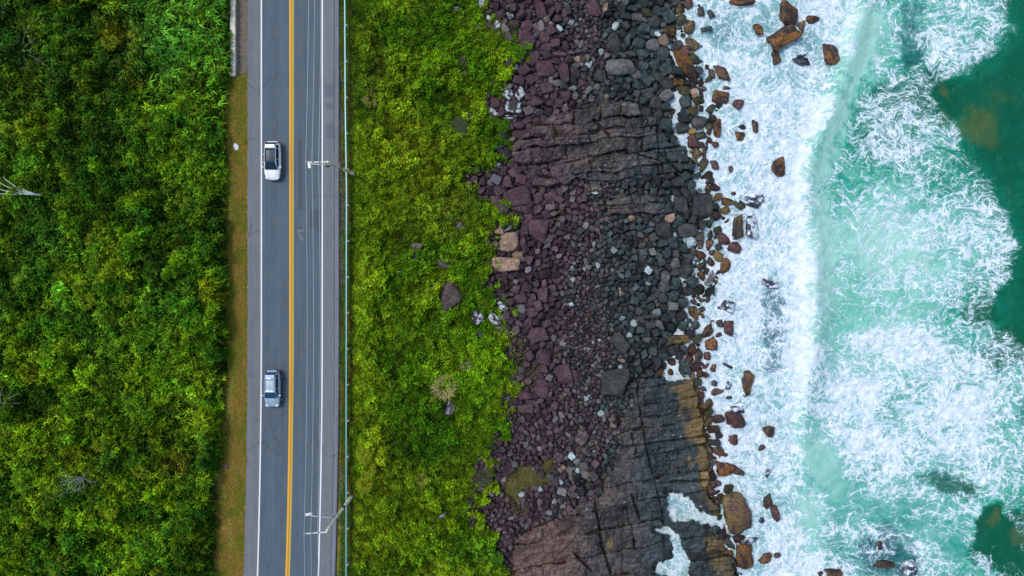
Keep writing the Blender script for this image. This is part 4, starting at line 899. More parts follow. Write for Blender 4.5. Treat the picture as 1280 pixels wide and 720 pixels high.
# -- names, labels and groups of the boulders
LM = [(p[1], p[2], p[7]) for p in placed if p[7]]
def size_word(w, h):
    a = math.sqrt(w*h); return 'large' if a > 18 else 'mid-sized' if a > 11.5 else 'small'
def shape_word(w, h): 
    q = max(w, h)/min(w, h); return 'long ' if q > 1.75 else ''
from collections import defaultdict
grp = defaultdict(list)
for p in placed:
    o, px, py, w, h, kc, lab, lm = p
    water = px > S_(py)-2
    land = px < V_(py)-4
    g = 'rocks standing in the surf' if water else 'stones lying in the green slope' if land else \
        'purple boulders of the upper shore' if kc == 'pur' else 'boulders of the cobble beach'
    if px < 400: g = None
    tag(o, lab, 'boulder', g)
    if not lab:
        best = min(LM, key=lambda q: math.hypot(q[0]-px, q[1]-py))
        dx, dy = px-best[0], py-best[1]; a = math.degrees(math.atan2(-dy, dx)) % 360
        d = ['right of', 'upper right of', 'above', 'upper left of', 'left of', 'lower left of', 'below', 'lower right of'][int((a+22.5)//45) % 8]
        grp[(size_word(w, h), shape_word(w, h)+CN[kc], d, best[2])].append((math.hypot(dx, dy), o))
ORD = ['nearest', 'second nearest', 'third nearest', 'fourth nearest', 'fifth nearest', 'sixth nearest', 'seventh nearest', 'eighth nearest', 'ninth nearest', 'tenth nearest', 'eleventh nearest', 'twelfth nearest']
for (sz, cn, d, lmk), L_r in grp.items():
    L_r.sort(key=lambda q: q[0])
    for i, (dist, o) in enumerate(L_r):
        pre = '' if len(L_r) == 1 else ORD[min(i, 11)]+' '
        o['label'] = ' '.join(f'{pre}{sz} {cn} rock {d} the {lmk}'.split()[:16])
# ------------------------------------------------------------------ vegetation
def worley(x, y, s):
    ix = np.floor(x); iy = np.floor(y); d1 = np.full(x.shape, 9.0); idc = np.zeros(x.shape)
    for ox in (-1, 0, 1):
        for oy in (-1, 0, 1):
            cx = ix+ox; cy = iy+oy; jx = cx+_h(cx, cy, s); jy = cy+_h(cx, cy, s+1)
            d = np.hypot(x-jx, y-jy); m = d < d1; d1 = np.where(m, d, d1); idc = np.where(m, _h(cx, cy, s+2), idc)
    return d1, idc
def canopy_left(px, py):
    d, i = worley(px/26+fbm(px*.05, py*.05, 501, 3)*1.2, py/26+fbm(px*.05, py*.05, 502, 3)*1.2, 503)
    d2, i2 = worley(px/11+fbm(px*.1, py*.1, 505, 3), py/11, 507)
    h = 0.35+(0.5+1.3*i)*np.clip(1-d*d*1.3, 0, 1)+(0.2+0.5*i2)*np.clip(1-d2*d2*1.4, 0, 1)
    h = h*(0.6+0.8*fbm(px*.012, py*.012, 509, 3))
    return h*sst(-3, 16, L_(py)-px+4)+0.1, i, i2
def canopy_right(px, py):
    d, i = worley(px/20+fbm(px*.06, py*.06, 521, 3)*1.3, py/20, 523); d2, i2 = worley(px/8, py/8+fbm(px*.1, py*.1, 525, 2), 527)
    h = 0.08+(0.15+0.75*i)*np.clip(1-d*d*1.4, 0, 1)+(0.12+0.5*i2)*np.clip(1-d2*d2*1.4, 0, 1)
    h = h*(0.35+0.65*sst(440, 462, px))
    h = h*(.5+1.1*fbm(px*.03, py*.03, 529, 3)); h = h + 0.5*blob(px, py, 645, 68, 10, 22) + 0.4*blob(px, py, 462, 580, 10, 40) + 0.35*blob(px, py, 470, 150, 12, 60)
    return h*sst(-2, 6, V_(py)-px+2+(fbm(px*.09, py*.09, 561, 5)-.5)*72), i, i2
def leaves(pos, az, tilt, ln, wd, roll, cols):
    """one folded leaf (two quads sharing the midrib) per entry"""
    n = len(pos); d = np.stack([np.cos(az)*np.cos(tilt), np.sin(az)*np.cos(tilt), np.sin(tilt)], -1)
    sd = np.stack([-np.sin(az), np.cos(az), np.zeros(n)], -1); up = np.cross(d, sd)
    sd = sd*np.cos(roll)[:, None]+up*np.sin(roll)[:, None]; up = np.cross(d, sd)
    ln = ln[:, None]; wd = wd[:, None]
    a = pos; b = pos+d*ln*.45+sd*wd*.5+up*wd*.18; c = pos+d*ln+up*ln*-0.12; e = pos+d*ln*.45-sd*wd*.5+up*wd*.18
    V = np.stack([a, b, c, e], 1).reshape(-1, 3); i = np.arange(n)*4
    return V, np.stack([i, i+1, i+2, i+3], -1), np.repeat(cols, 4, 0)
def blades(pos, az, rise, ln, wd, cols, droop=0.9):
    """arching strap leaves, three quads each"""
    n = len(pos); h = np.stack([np.cos(az), np.sin(az)], -1); sd = np.stack([-np.sin(az), np.cos(az), np.zeros(n)], -1)
    pts = []
    for t, wf in ((0, .5), (.35, 1), (.7, .75), (1, .08)):
        hor = ln*(t*np.cos(rise)+0.15*t*t); z = ln*(t*np.sin(rise)-droop*t*t*.55)
        c = pos+np.concatenate([h*hor[:, None], z[:, None]], 1); ww = (wd*wf*.5)[:, None]
        pts += [c+sd*ww, c-sd*ww]
    V = np.stack(pts, 1).reshape(-1, 3); i = np.arange(n)*8
    F = np.concatenate([np.stack([i+2*k, i+2*k+1, i+2*k+3, i+2*k+2], -1) for k in range(3)])
    return V, F, np.repeat(cols, 8, 0)
def join(parts):
    V, F, C = [], [], []; o = 0
    for v, f, c in parts: V.append(v); F.append(f+o); C.append(c); o += len(v)
    return np.concatenate(V), np.concatenate(F), np.concatenate(C)
rv = np.random.default_rng(77)
GR = [(q[0], q[1], q[2], q[3]) for q in R if q[0] < V_(q[1])+12]
def off_rocks(px, py, f=0.95):
    k = np.ones(px.shape, bool)
    for x, y, w_, h_ in GR: k &= np.hypot((px-x)/(w_*.5*f), (py-y)/(h_*.5*f)) > 1
    return k
BARE = [(575, 76, 9, 5), (560, 270, 10, 10), (521, 308, 12, 10), (603, 592, 8, 24), (618, 640, 8, 20), (575, 160, 9, 11), (545, 320, 14, 8), (470, 135, 6, 8), (590, 150, 6, 8), (575, 60, 5, 4)]
def jit(c, k, rv=rv): return c*(1+rv.normal(0, k, (len(c), 1)))*(1+rv.normal(0, .10, c.shape))
# left thicket
n = 550000; px = rv.uniform(-120, 294, n); py = rv.uniform(-140, 850, n)
keep = px < L_(py)+(fbm(px*.1, py*.1, 531, 3)-.5)*12+1; px, py = px[keep], py[keep]
h, i1, i2 = canopy_left(px, py); dep = rv.random(len(px))**1.6
keep = rv.random(len(px)) < np.clip(.30+h*.45, 0, 1); px, py, h, i1, i2, dep = [q[keep] for q in (px, py, h, i1, i2, dep)]
pos = P(px, py); pos[:, 2] += h*(1-dep*.65)
c = veg_left(px, py)*(0.5+0.7*i1+0.75*(i2-.3))[:, None]; t7 = (i1*7.31) % 1; c = c*np.stack([.68+.50*t7, .88+.35*((i1*3.7) % 1), 1.7-1.2*t7], -1); c = jit(np.clip(c, .002, 1), .22)
m_yel = (fbm(px*.09, py*.09, 541, 2) > .68) & (rv.random(len(px)) < .5); c[m_yel] = c[m_yel]*A3(2.0, 1.55, 1.4)
m_dry = rv.random(len(px)) < .02; c[m_dry] = A3(.14, .10, .03)*rv.uniform(.5, 1.1, (m_dry.sum(), 1))
sz = (0.6+0.9*i2)*rv.uniform(.6, 1.4, len(px))
big = leaves(pos, rv.uniform(0, 6.283, len(px)), rv.normal(.15, .4, len(px)), .28*sz, .14*sz, rv.normal(0, .5, len(px)), c)
# reed-like and ferny tufts over it
nt_ = 18000; tx = rv.uniform(-110, 288, nt_); ty = rv.uniform(-130, 840, nt_)
wgt = .22+.75*sst(.42, .6, fbm(tx*.02, ty*.02, 551, 3))+.7*blob(tx, ty, 235, 45, 60, 60)+.4*blob(tx, ty, 170, 470, 110, 80)+.4*blob(tx, ty, 240, 560, 50, 120)-.5*blob(tx, ty, 60, 110, 70, 60)
keep = (rv.random(nt_) < wgt) & (tx < L_(ty)-1); tx, ty = tx[keep], ty[keep]; th, j1, j2 = canopy_left(tx, ty)
kb = 8; reed = blob(tx, ty, 235, 45, 75, 70) > rv.random(len(tx))*.8
tl = np.where(reed, rv.uniform(.55, 1.0, len(tx)), rv.uniform(.28, .68, len(tx)))
tc = veg_left(tx, ty)*(1.5+1.7*rv.random(len(tx)))[:, None]; tc[reed] *= A3(.9, 1.1, 1.6)
base = P(tx, ty); base[:, 2] += th*.85
az0 = rv.uniform(0, 6.283, len(tx)); rep = lambda a: np.repeat(a, kb, 0)
az = rep(az0)+np.tile(np.arange(kb)*6.283/kb, len(tx))+rv.normal(0, .35, len(tx)*kb); lean = rep(np.where(reed, 1.0, 0.0))
az = np.where(lean > 0, rep(-.5+rv.normal(0, .5, len(tx)))+rv.normal(0, .8, len(az)), az)
bl = blades(rep(base)+rv.normal(0, .06, (len(az), 3)), az, rv.uniform(.3, 1.1, len(az)), rep(tl)*rv.uniform(.7, 1.2, len(az)), rep(np.where(reed, .085, .062))*rv.uniform(.8, 1.3, len(az)), jit(rep(tc), .12))
V_all, F_all, C_all = join([big, bl])
o = link('shrub_thicket', np_mesh('shrub_thicket', V_all, F_all, C_all), M['leaf'])
tag(o, 'dense green thicket of shrubs, ferns and reeds covering the whole bank left of the road', 'thicket', kind='stuff')
# right slope ground cover
n = 500000; px = rv.uniform(425, 668, n); py = rv.uniform(-140, 850, n)
edge = (fbm(px*.09, py*.09, 561, 5)-.5)*72-3
keep = (px < V_(py)+edge+2) & (px > 425+(fbm(px*.2, py*.06, 563, 2)-.5)*7) & ((px > 438) | (rv.random(n) < .4))
px, py = px[keep], py[keep]; keep = off_rocks(px, py)
for x, y, rx, ry in BARE: keep &= ~((np.hypot((px-x)/rx, (py-y)/ry)+(fbm(px*.2, py*.2, 565, 2)-.5)*.8 < 1) & (rv.random(len(px)) < .85))
px, py = px[keep], py[keep]
h, i1, i2 = canopy_right(px, py); pos = P(px, py); pos[:, 2] += h*(1-rv.random(len(px))**1.5*.6)+.02
c = veg_right(px, py)*(.5+.6*i1+.7*(i2-.3))[:, None]; c = jit(np.clip(c, .004, 1), .24)
m_dry = rv.random(len(px)) < .03; c[m_dry] = A3(.20, .17, .05)*rv.uniform(.5, 1.1, (m_dry.sum(), 1))
sz = (.65+.6*i1)*rv.uniform(.6, 1.4, len(px))*(.55+.45*sst(436, 456, px))
lv = leaves(pos, rv.uniform(0, 6.283, len(px)), rv.normal(.2, .45, len(px)), .27*sz, .15*sz, rv.normal(0, .5, len(px)), c)
nt_ = 10500; tx = rv.uniform(442, 650, nt_); ty = rv.uniform(-130, 840, nt_); wgt = .15+.8*sst(.45, .62, fbm(tx*.025, ty*.025, 571, 3))+.5*blob(tx, ty, 500, 660, 60, 90)
keep = (rv.random(nt_) < wgt) & (tx < V_(ty)-5) & off_rocks(tx, ty, 1.3); tx, ty = tx[keep], ty[keep]; th, j1, j2 = canopy_right(tx, ty)
tc = veg_right(tx, ty)*(.95+.75*rv.random(len(tx)))[:, None]; base = P(tx, ty); base[:, 2] += th*.7; kb = 6
bl = blades(rep(base)+rv.normal(0, .05, (len(tx)*kb, 3)), rv.uniform(0, 6.283, len(tx)*kb), rv.uniform(.4, 1.2, len(tx)*kb), rep(rv.uniform(.15, .4, len(tx))), np.full(len(tx)*kb, .04), jit(rep(tc), .12))
V_all, F_all, C_all = join([lv, bl])
o = link('ground_cover', np_mesh('ground_cover', V_all, F_all, C_all), M['leaf'])
tag(o, 'bright green low shrubs and creepers covering the slope between guard rail and boulders', 'ground cover', kind='stuff')
# sprigs of green and moss among the shore rocks, dry grass of the verge
n = 150000; px = rv.uniform(595, 710, n); py = rv.uniform(-20, 740, n); mm = moss(px, py)
keep = (rv.random(n) < mm*.55) & (px > V_(py)); px, py = px[keep], py[keep]
c = lerp(np.zeros((len(px), 3))+A3(.13, .13, .02), np.zeros((len(px), 3))+A3(.16, .10, .03), rv.random(len(px))); pos = P(px, py); pos[:, 2] += rv.uniform(.02, .15, len(px))
o = link('shore_grass', np_mesh('shore_grass', *leaves(pos, rv.uniform(0, 6.283, len(px)), rv.normal(.3, .4, len(px)), rv.uniform(.08, .18, len(px)), rv.uniform(.03, .07, len(px)), rv.normal(0, .5, len(px)), jit(c, .2))), M['leaf'])
tag(o, 'olive-yellow mossy grass in patches among the upper shore rocks', 'moss', kind='stuff')
n = 100000; px = rv.uniform(255, 311, n); py = rv.uniform(92, 850, n)
keep = (px > L_(py)-6) & (px < 309.5+road_dx(py)+(fbm(py*.2, py*0, 583, 3)-.5)*5-.3); px, py = px[keep], py[keep]
g_ = sst(.45, .62, fbm(px*.1, py*.05, 581, 3)); c = lerp(np.zeros((len(px), 3))+A3(.32, .22, .04), np.zeros((len(px), 3))+A3(.19, .21, .02), g_)
bare = (fbm(px*.15, py*.05, 585, 3) > .60) & (rv.random(len(px)) < .8) & (px < 292); px, py, c = px[~bare], py[~bare], c[~bare]
o = link('dry_grass', np_mesh('dry_grass', *blades(P(px, py), rv.uniform(0, 6.283, len(px)), rv.uniform(.5, 1.3, len(px)), rv.uniform(.10, .28, len(px)), np.full(len(px), .035), jit(c, .22))), M['leaf'])
tag(o, 'yellow-brown dry grass of the verge along the left edge of the road', 'grass', kind='stuff')
# plants that stand out one by one
def clump(name, px, py, rad, nb, ln, wd, col, label, cat, rise=(.3, 1.1), hh=None, group=None, leafy=False):
    a = rv.uniform(0, 6.283, nb); q = rad*K*CAM_H*np.sqrt(rv.random(nb)); g0 = P1(px, py)
    top = (canopy_left(np.array([px*1.]), np.array([py*1.]))[0][0] if px < 300 else canopy_right(np.array([px*1.]), np.array([py*1.]))[0][0])
    top = top*1.1 if hh is None else max(top*1.25, hh)+.1
    z = top*.8+.25*(1-(q/(rad*K*CAM_H))**2)
    pos = np.stack([np.cos(a)*q, np.sin(a)*q, z], -1); C = jit(np.tile(A3(*col), (nb, 1)), .2)
    if leafy: v, f, cc = leaves(pos, rv.uniform(0, 6.283, nb), rv.normal(.2, .5, nb), rv.uniform(.6, 1.3, nb)*ln, rv.uniform(.8, 1.2, nb)*wd, rv.normal(0, .5, nb), C)
    else: v, f, cc = blades(pos, a+rv.normal(0, .5, nb), rv.uniform(*rise, nb), rv.uniform(.6, 1.2, nb)*ln, np.full(nb, wd), C)
    o = link(name, np_mesh(name, v, f, cc), M['leaf']); o.location = g0; return tag(o, label, cat, group)
YG = (.20, .27, .012); G1 = 'bright fern clumps in the thicket'
for x, y, rr, lab in [(130, 302, 9, 'yellow-green fern clump in the thicket level with the tan slabs, left of centre'), (152, 312, 7, 'small yellow-green fern clump just right of the brighter one above it'),
                      (40, 172, 9, 'yellow-green fern clump near the left edge between the two upper dead shrubs'), (118, 375, 8, 'yellow-green fern clump in mid-thicket, left of the silver car'),
                      (162, 372, 8, 'ferny clump right of a twin, left above the silver car'), (148, 60, 7, 'green-yellow tuft left of the brown patch near the top of the thicket'),
                      (232, 252, 9, 'yellow-green fern clump level with the white car and near the verge'), (245, 142, 8, 'fern clump near the end of the ditch kerb'),
                      (132, 636, 6, 'small bright yellow fern right below the sprawling dead shrub'), (152, 634, 5, 'smaller of two bright yellow ferns below the sprawling dead shrub'),
                      (135, 552, 8, 'yellow-green fern clump above the sprawling dead shrub'), (98, 572, 9, 'pale fern clump directly above the sprawling dead shrub'),
                      (90, 700, 11, 'bright fern clump on the bottom edge of the thicket'), (185, 585, 7, 'fern clump right of the sprawling dead shrub'), (20, 535, 8, 'fern clump at the left edge under the small dead shrub')]:
    clump('fern', x, y, rr, 90, .5, .06, YG, lab, 'fern', group=G1)
clump('dry_tussock', 556, 482, 13, 260, .62, .05, (.40, .35, .14), 'straw-coloured tussock of dead leaves in the lower green slope', 'tussock', hh=.3)
clump('dry_tussock', 582, 455, 6, 70, .35, .05, (.36, .30, .17), 'small brown dried tuft above the straw-coloured tussock', 'tussock', hh=.3)
clump('dry_tussock', 466, 126, 9, 160, .5, .045, (.27, .26, .06), 'yellowish drying tuft beside the guard rail above the upper pole', 'tussock', hh=.35)
clump('dry_tussock', 528, 596, 7, 90, .35, .045, (.30, .30, .05), 'yellow drying tuft in the lower slope right of the tall yellow shrubs', 'tussock', hh=.3)
clump('grey_bush', 574, 160, 12, 1500, .12, .06, (.115, .14, .085), 'round grey-green bush in the upper slope', 'bush', hh=.5, leafy=True)
clump('grey_bush', 576, 77, 9, 700, .12, .06, (.13, .155, .10), 'small flat grey-green bush above the round grey-green one', 'bush', hh=.3, leafy=True)
clump('grey_bush', 605, 596, 11, 1100, .12, .05, (.12, .135, .085), 'grey-green bush by the rubble left of the mossy patch', 'bush', hh=.25, leafy=True)
clump('bright_bush', 646, 68, 10, 1500, .2, .12, (.10, .25, .012), 'brightest green bush lobe reaching in among the purple blocks', 'bush', hh=.8, leafy=True)
clump('bright_bush', 620, 697, 9, 800, .2, .12, (.10, .27, .03), 'small vivid green bush at the lower shelf edge', 'bush', hh=.5, leafy=True)
clump('bright_bush', 628, 160, 8, 700, .2, .12, (.08, .2, .012), 'vivid green bush under the lichened rock cluster', 'bush', hh=.5, leafy=True)
for x, y, lab in [(459, 565, 'tall yellow-green shrub beside the guard rail, uppermost of the three'), (463, 583, 'tall yellow-green shrub beside the guard rail, middle one of three'), (458, 603, 'tall yellow-green shrub, lowest of three and closest to the lower pole')]:
    clump('yellow_shrub', x, y, 8, 220, .42, .06, (.25, .30, .015), lab, 'shrub', hh=.6, group='yellow shrubs by the lower pole')
def dead(px, py, specs, label, up=1.2, rad=.045, group='dead shrubs in the thicket', mat='deadwood'):
    """bare branches: (dx, dy in plan px, curl) from the centre"""
    mb = MB(); c = P1(px, py); rr = random.Random(int(px*7+py))
    for dx, dy, curl in specs:
        ex, ey = dx*K*CAM_H, -dy*K*CAM_H; n = 7; pts = []
        for i in range(n):
            t = i/(n-1); b = curl*math.sin(t*3.1416)*.5
            pts.append((ex*t-ey*b*.6+rr.uniform(-.04, .04), ey*t+ex*b*.6+rr.uniform(-.04, .04), up+.55*math.sin(t*2.2)+rr.uniform(-.03, .03)))
        mb.tube(pts, [rad*(1-.7*i/(n-1)) for i in range(n)], 6)
        if abs(dx)+abs(dy) > 9 and mat != 'palewood':
            q = Vector(pts[3]); d = Vector(pts[5])-q
            for sg in (-1, 1): mb.tube([q, q+Vector((d.x*.7-d.y*.6*sg, d.y*.7+d.x*.6*sg, d.z+.12))], [rad*.6, rad*.2], 5)
    mb.tube([(0, 0, -.1), (0.03, 0.02, up*.6), (0, 0, up+.02)], [rad*1.8, rad*1.5, rad*1.2], 7)
    o = mb.build('dead_shrub', M[mat], smooth=True); o.location = c; return tag(o, label, 'dead shrub', group)
dead(65, 247, [(-48, 0, .03), (-48, -7, .08), (-42, -14, .16), (-36, -20, .22)], 'pale bare branches curving together near the left edge above mid-height', up=2.3, rad=.08, mat='palewood')
dead(117, 591, [(22, 3, -.3), (10, -9, .2), (-20, 3, .2), (-48, 18, .1), (-30, 24, .1), (-14, 20, .1), (-3, 20, 0), (-28, -6, .1), (-34, 6, -.1), (7, 14, .1)], 'sprawling grey dead shrub with twisted branches in the lower thicket', up=1.75, rad=.045)
dead(18, 503, [(14, -6, .4), (26, -14, .3), (6, -22, .2), (24, -3, .2), (3, 8, 0)], 'small dead shrub at the left edge in the lower half', up=1.7, rad=.055)
dead(40, 72, [(rr_*math.cos(a_), rr_*math.sin(a_), .2) for a_, rr_ in [(k*.52, 22+11*((k*5) % 3)) for k in range(12)]], 'wide thin-branched grey dead shrub near the top left corner', up=1.5, rad=.025)
dead(12, 20, [(14, 8, .1), (20, -6, .2), (-10, 10, .1), (4, -14, .1), (-8, -8, .2)], 'small thin dead shrub in the top left corner', up=1.4, rad=.02)
# ------------------------------------------------------------------ guard rail
def rail_x(y): return np.interp(y, [-1200, 0, 130, 240, 480, 620, 720, 2000], [431.5, 433.0, 433.6, 435.2, 434.8, 434.8, 434.6, 420])
gr = empty('guard_rail', P1(434, 360, 0)); tag(gr, 'long pale blue-green steel guard rail on short posts along the right edge of the road', 'guard rail')
ys = np.arange(-560, 1340, 22.25); prof = [(a_*.78, z_) for a_, z_ in [(-.09, .45), (-.015, .50), (-.015, .55), (-.09, .60), (-.015, .65), (-.015, .71), (-.09, .765), (.075, .775), (.08, .755), (.02, .73), (.02, .52), (-.07, .44)]]
g0 = np.array(gr.location[:]); Vr = []
for y in ys:
    b = P(rail_x(y), y, 0.0)
    for a, z in prof: Vr.append([b[0]+a, b[1], z])
Vr = np.array(Vr)-g0; npf = len(prof); Fr = []
for i in range(len(ys)-1):
    for j in range(npf): Fr.append([i*npf+j, i*npf+(j+1) % npf, (i+1)*npf+(j+1) % npf, (i+1)*npf+j])
rl = link('rail', np_mesh('rail', Vr, Fr), M['rail'], gr)
mb = MB(); mb.box((0, 0, .28), (.13, .13, 1.1), bevel=.015); mb.box((-.085, 0, .6), (.07, .10, .3), bevel=.01); mb.tube([(-.14, 0, .6), (-.03, 0, .6)], .018, 6)
post0 = mb.build('post', M['wood'], gr); first = True
for y in np.arange(35-44.5*3, 900, 44.5):
    b = P(rail_x(y)+2.1, y, 0)-g0; o = post0 if first else post0.copy()
    if not first: COL.objects.link(o); o.parent = gr
    first = False; o.location = b

# ------------------------------------------------------------------ poles, lamps and wires
def pole(basepx, toppx, H, name, label):
    b = P1(*basepx); t = P1(*toppx, H); r_ = empty(name, b); tag(r_, label, 'utility pole', 'utility poles on the seaward side')
    d = t-b; mb = MB(); n = 10; mb.tube([d*(i/n)-(Vector((0, 0, .4)) if i == 0 else Vector()) for i in range(n+1)], [.20-.10*i/n for i in range(n+1)], 14)
    mb.build('shaft', M['concrete'], r_, True)
    return r_, b, d
def insul(r_, loc):
    mb = MB(); mb.tube([loc, loc+Vector((0, 0, .06)), loc+Vector((0, 0, .061)), loc+Vector((0, 0, .12)), loc+Vector((0, 0, .121)), loc+Vector((0, 0, .24))], [.03, .03, .075, .075, .05, .035], 10)
    mb.build('insulator', M['ceramic'], r_, True)
wire_at = []
# upper pole
p1, b1, d1 = pole((442.5, 217.5), (409.5, 202.2), 9.6, 'utility_pole', 'upper concrete utility pole with yellow band and two arms, opposite the white car')
H1 = 9.45; a = P1(409.5, 202.4, H1)-b1; e = P1(382.2, 203, H1)-b1
mb = MB(); dr = (e-a); ang = math.atan2(dr.y, dr.x); mb.box((a+e)/2, (dr.length, .11, .13), Matrix.Rotation(ang, 3, 'Z'), .01); mb.build('crossarm', M['concrete'], p1)
ws = []
for q in (383.2, 391, 399.3):
    l = P1(q, 202.8, H1)-b1+Vector((0, 0, .07)); insul(p1, l); ws.append(b1+l+Vector((0, 0, .24)))
wire_at.append(ws)
def on(d, f): return d*f
mb = MB(); f0, f1 = .22, .40; mb.tube([d1*f0, d1*f1], [.20-.10*f0+.012, .20-.10*f1+.012], 14); mb.build('painted_band', M['yellow_band'], p1, True)
mb = MB()
for f in (.52, .60): mb.tube([d1*f, d1*(f+.015)], .21, 12)
mb.box(d1*.56+Vector((.05, .28, 0)), (.22, .5, .35), bevel=.03); mb.box(d1*.56+Vector((-.05, -.3, 0)), (.22, .22, .3), bevel=.03); mb.build('bracket', M['rust'], p1)
s0 = P1(423, 209.3, 5.9)-b1; s1 = P1(411.5, 206.8, 8.2)-b1; s2 = P1(399, 205.6, 8.5)-b1; s3 = P1(387, 204.6, 8.5)-b1
def lamp(r_, pts, head, rot):
    mb = MB(); mb.tube(pts, [.045]*len(pts), 8); arm = mb.build('lamp_arm', M['white_metal'], r_, True)
    mb = MB(); R3 = Matrix.Rotation(rot, 3, 'Z'); mb.box(head, (.62, .26, .12), R3, .045); mb.box(head+R3@Vector((.28, 0, .01)), (.22, .16, .10), R3, .03)
    h_ = mb.build('lamp_head', M['white_metal'], r_); mb = MB(); mb.box(head-Vector((0, 0, .07)), (.36, .2, .05), R3, .02); mb.build('diffuser', M['lamp_glass'], h_)
lamp(p1, [on(d1, .80), s1, s2, s3], P1(386.6, 206.5, 8.45)-b1, math.radians(100))
mb = MB(); k = P1(409.6, 207.4, 8.3)-b1; mb.tube([k-Vector((.22, 0, 0)), k+Vector((.22, -.04, 0))], .10, 10); mb.build('switch_box', M['black'], p1)
mb = MB(); mb.tube([on(d1, .97), P1(416, 206.5, 8.7)-b1, on(d1, .62)], .02, 5); mb.build('stay', M['black'], p1)
# lower pole
p2, b2, d2 = pole((440, 620), (408.4, 663.2), 10.0, 'utility_pole', 'lower concrete utility pole with a street lamp arm, near the bottom of the road')
H2 = 9.8; a = P1(408.6, 665, H2)-b2; e = P1(380.7, 667, H2)-b2
mb = MB(); dr = (e-a); ang = math.atan2(dr.y, dr.x); mb.box((a+e)/2, (dr.length+.1, .11, .13), Matrix.Rotation(ang, 3, 'Z'), .01); mb.build('crossarm', M['white_metal'], p2)
ws = []
for q in (381.2, 389.6, 398.2):
    l = P1(q, 666.2-(q-381)*.06, H2)-b2+Vector((0, 0, .07)); insul(p2, l); ws.append(b2+l+Vector((0, 0, .24)))
wire_at.append(ws)
q0 = P1(415.4, 647.2, 7.9)-b2
lamp(p2, [on(d2, .78), q0, P1(400, 646, 8.3)-b2, P1(391, 645, 8.45)-b2, P1(387, 643.6, 8.45)-b2], P1(385.6, 643, 8.45)-b2, math.radians(12))
mb = MB()
for f in (.36, .40): mb.tube([d2*f, d2*(f+.012)], .21, 12)
mb.box(d2*.38+Vector((-.02, .16, 0)), (.3, .2, .3), bevel=.03); mb.build('bracket', M['black'], p2)
mb = MB(); mb.box(d2*.66+Vector((-.18, .02, 0)), (.12, .14, .9), bevel=.02); mb.tube([d2*.60, d2*.605], .19, 12); mb.build('fuse_box', M['rust'], p2)
names = ['outermost overhead power line, farthest over the right traffic lane', 'middle overhead power line above the right traffic lane', 'overhead power line closest to the right edge line of the road']
for k in range(3):
    A, B = wire_at[0][k], wire_at[1][k]; span = B-A; mb = MB(); pts = []
    for s0_, s1_ in ((A-span, A), (A, B), (B, B+span)):
        for i in range(16):
            t = i/16; pts.append(s0_.lerp(s1_, t)-Vector((0, 0, 4*.75*t*(1-t))))
    pts.append(B+span); mb.tube(pts, .017, 6)
    tag(mb.build('power_line', M['wire'], smooth=True), names[k], 'power line', 'overhead power lines')
# litter on the verge, road marks
mb = MB(); bm = mb.bm; bmesh.ops.create_icosphere(bm, subdivisions=2, radius=.3); rr = random.Random(3)
for v in bm.verts: v.co *= rr.uniform(.6, 1.25); v.co.z = v.co.z*.35+.1; v.co.x *= .8; v.co.y *= 1.35
o = mb.build('litter_bag', M['litter']); o.location = P1(296, 184); o.rotation_euler.z = .5; tag(o, 'crumpled white plastic bag lying on the dry verge left of the white car', 'litter')

# ------------------------------------------------------------------ cars
def panel(name, c4, mat, parent, bulge=.03, n=7, lift=.012, th=.012):
    """curved panel over four corners (a b c d in order)"""
    a, b, c, d = [np.array(q, float) for q in c4]; nn = -np.cross(b-a, d-a); nn /= np.linalg.norm(nn)
    u, v = np.meshgrid(np.linspace(0, 1, n), np.linspace(0, 1, n)); u = u[..., None]; v = v[..., None]
    p = (a*(1-u)+b*u)*(1-v)+(d*(1-u)+c*u)*v + nn*(bulge*4*(u*(1-u)+v*(1-v))*.5+lift)
    q = p-nn*th; V = np.concatenate([p.reshape(-1, 3), q.reshape(-1, 3)]); F = grid_faces(n, n); m = n*n
    bd = [i for i in range(n)]+[i*n+n-1 for i in range(1, n)]+[m-2-i for i in range(n-1)]+[(n-1-i)*n for i in range(1, n-1)]
    side = [[bd[i], bd[(i+1) % len(bd)], bd[(i+1) % len(bd)]+m, bd[i]+m] for i in range(len(bd))]
    me = np_mesh(name, V, np.concatenate([F[:, ::-1], F+m, np.array(side)]), None, False); o = link(name, me, mat, parent)
    me.polygons.foreach_set('use_smooth', [True]*len(me.polygons)); return o
def loft(stations, name, mat, parent, smooth=True, sub=1):
    n = len(stations[0]); V = [p for s in stations for p in s]; m = len(stations); F = []
    for i in range(m-1):
        for j in range(n): F.append([i*n+j, i*n+(j+1) % n, (i+1)*n+(j+1) % n, (i+1)*n+j])
    me = bpy.data.meshes.new(name); me.from_pydata(V, [], F+[list(range(n))[::-1], [(m-1)*n+j for j in range(n)]])
    bm = bmesh.new(); bm.from_mesh(me); bmesh.ops.recalc_face_normals(bm, faces=bm.faces); bm.to_mesh(me); bm.free()
    me.polygons.foreach_set('use_smooth', [smooth]*len(me.polygons)); o = link(name, me, mat, parent)
    if sub: md = o.modifiers.new('sub', 'SUBSURF'); md.levels = sub; md.render_levels = sub
    return o
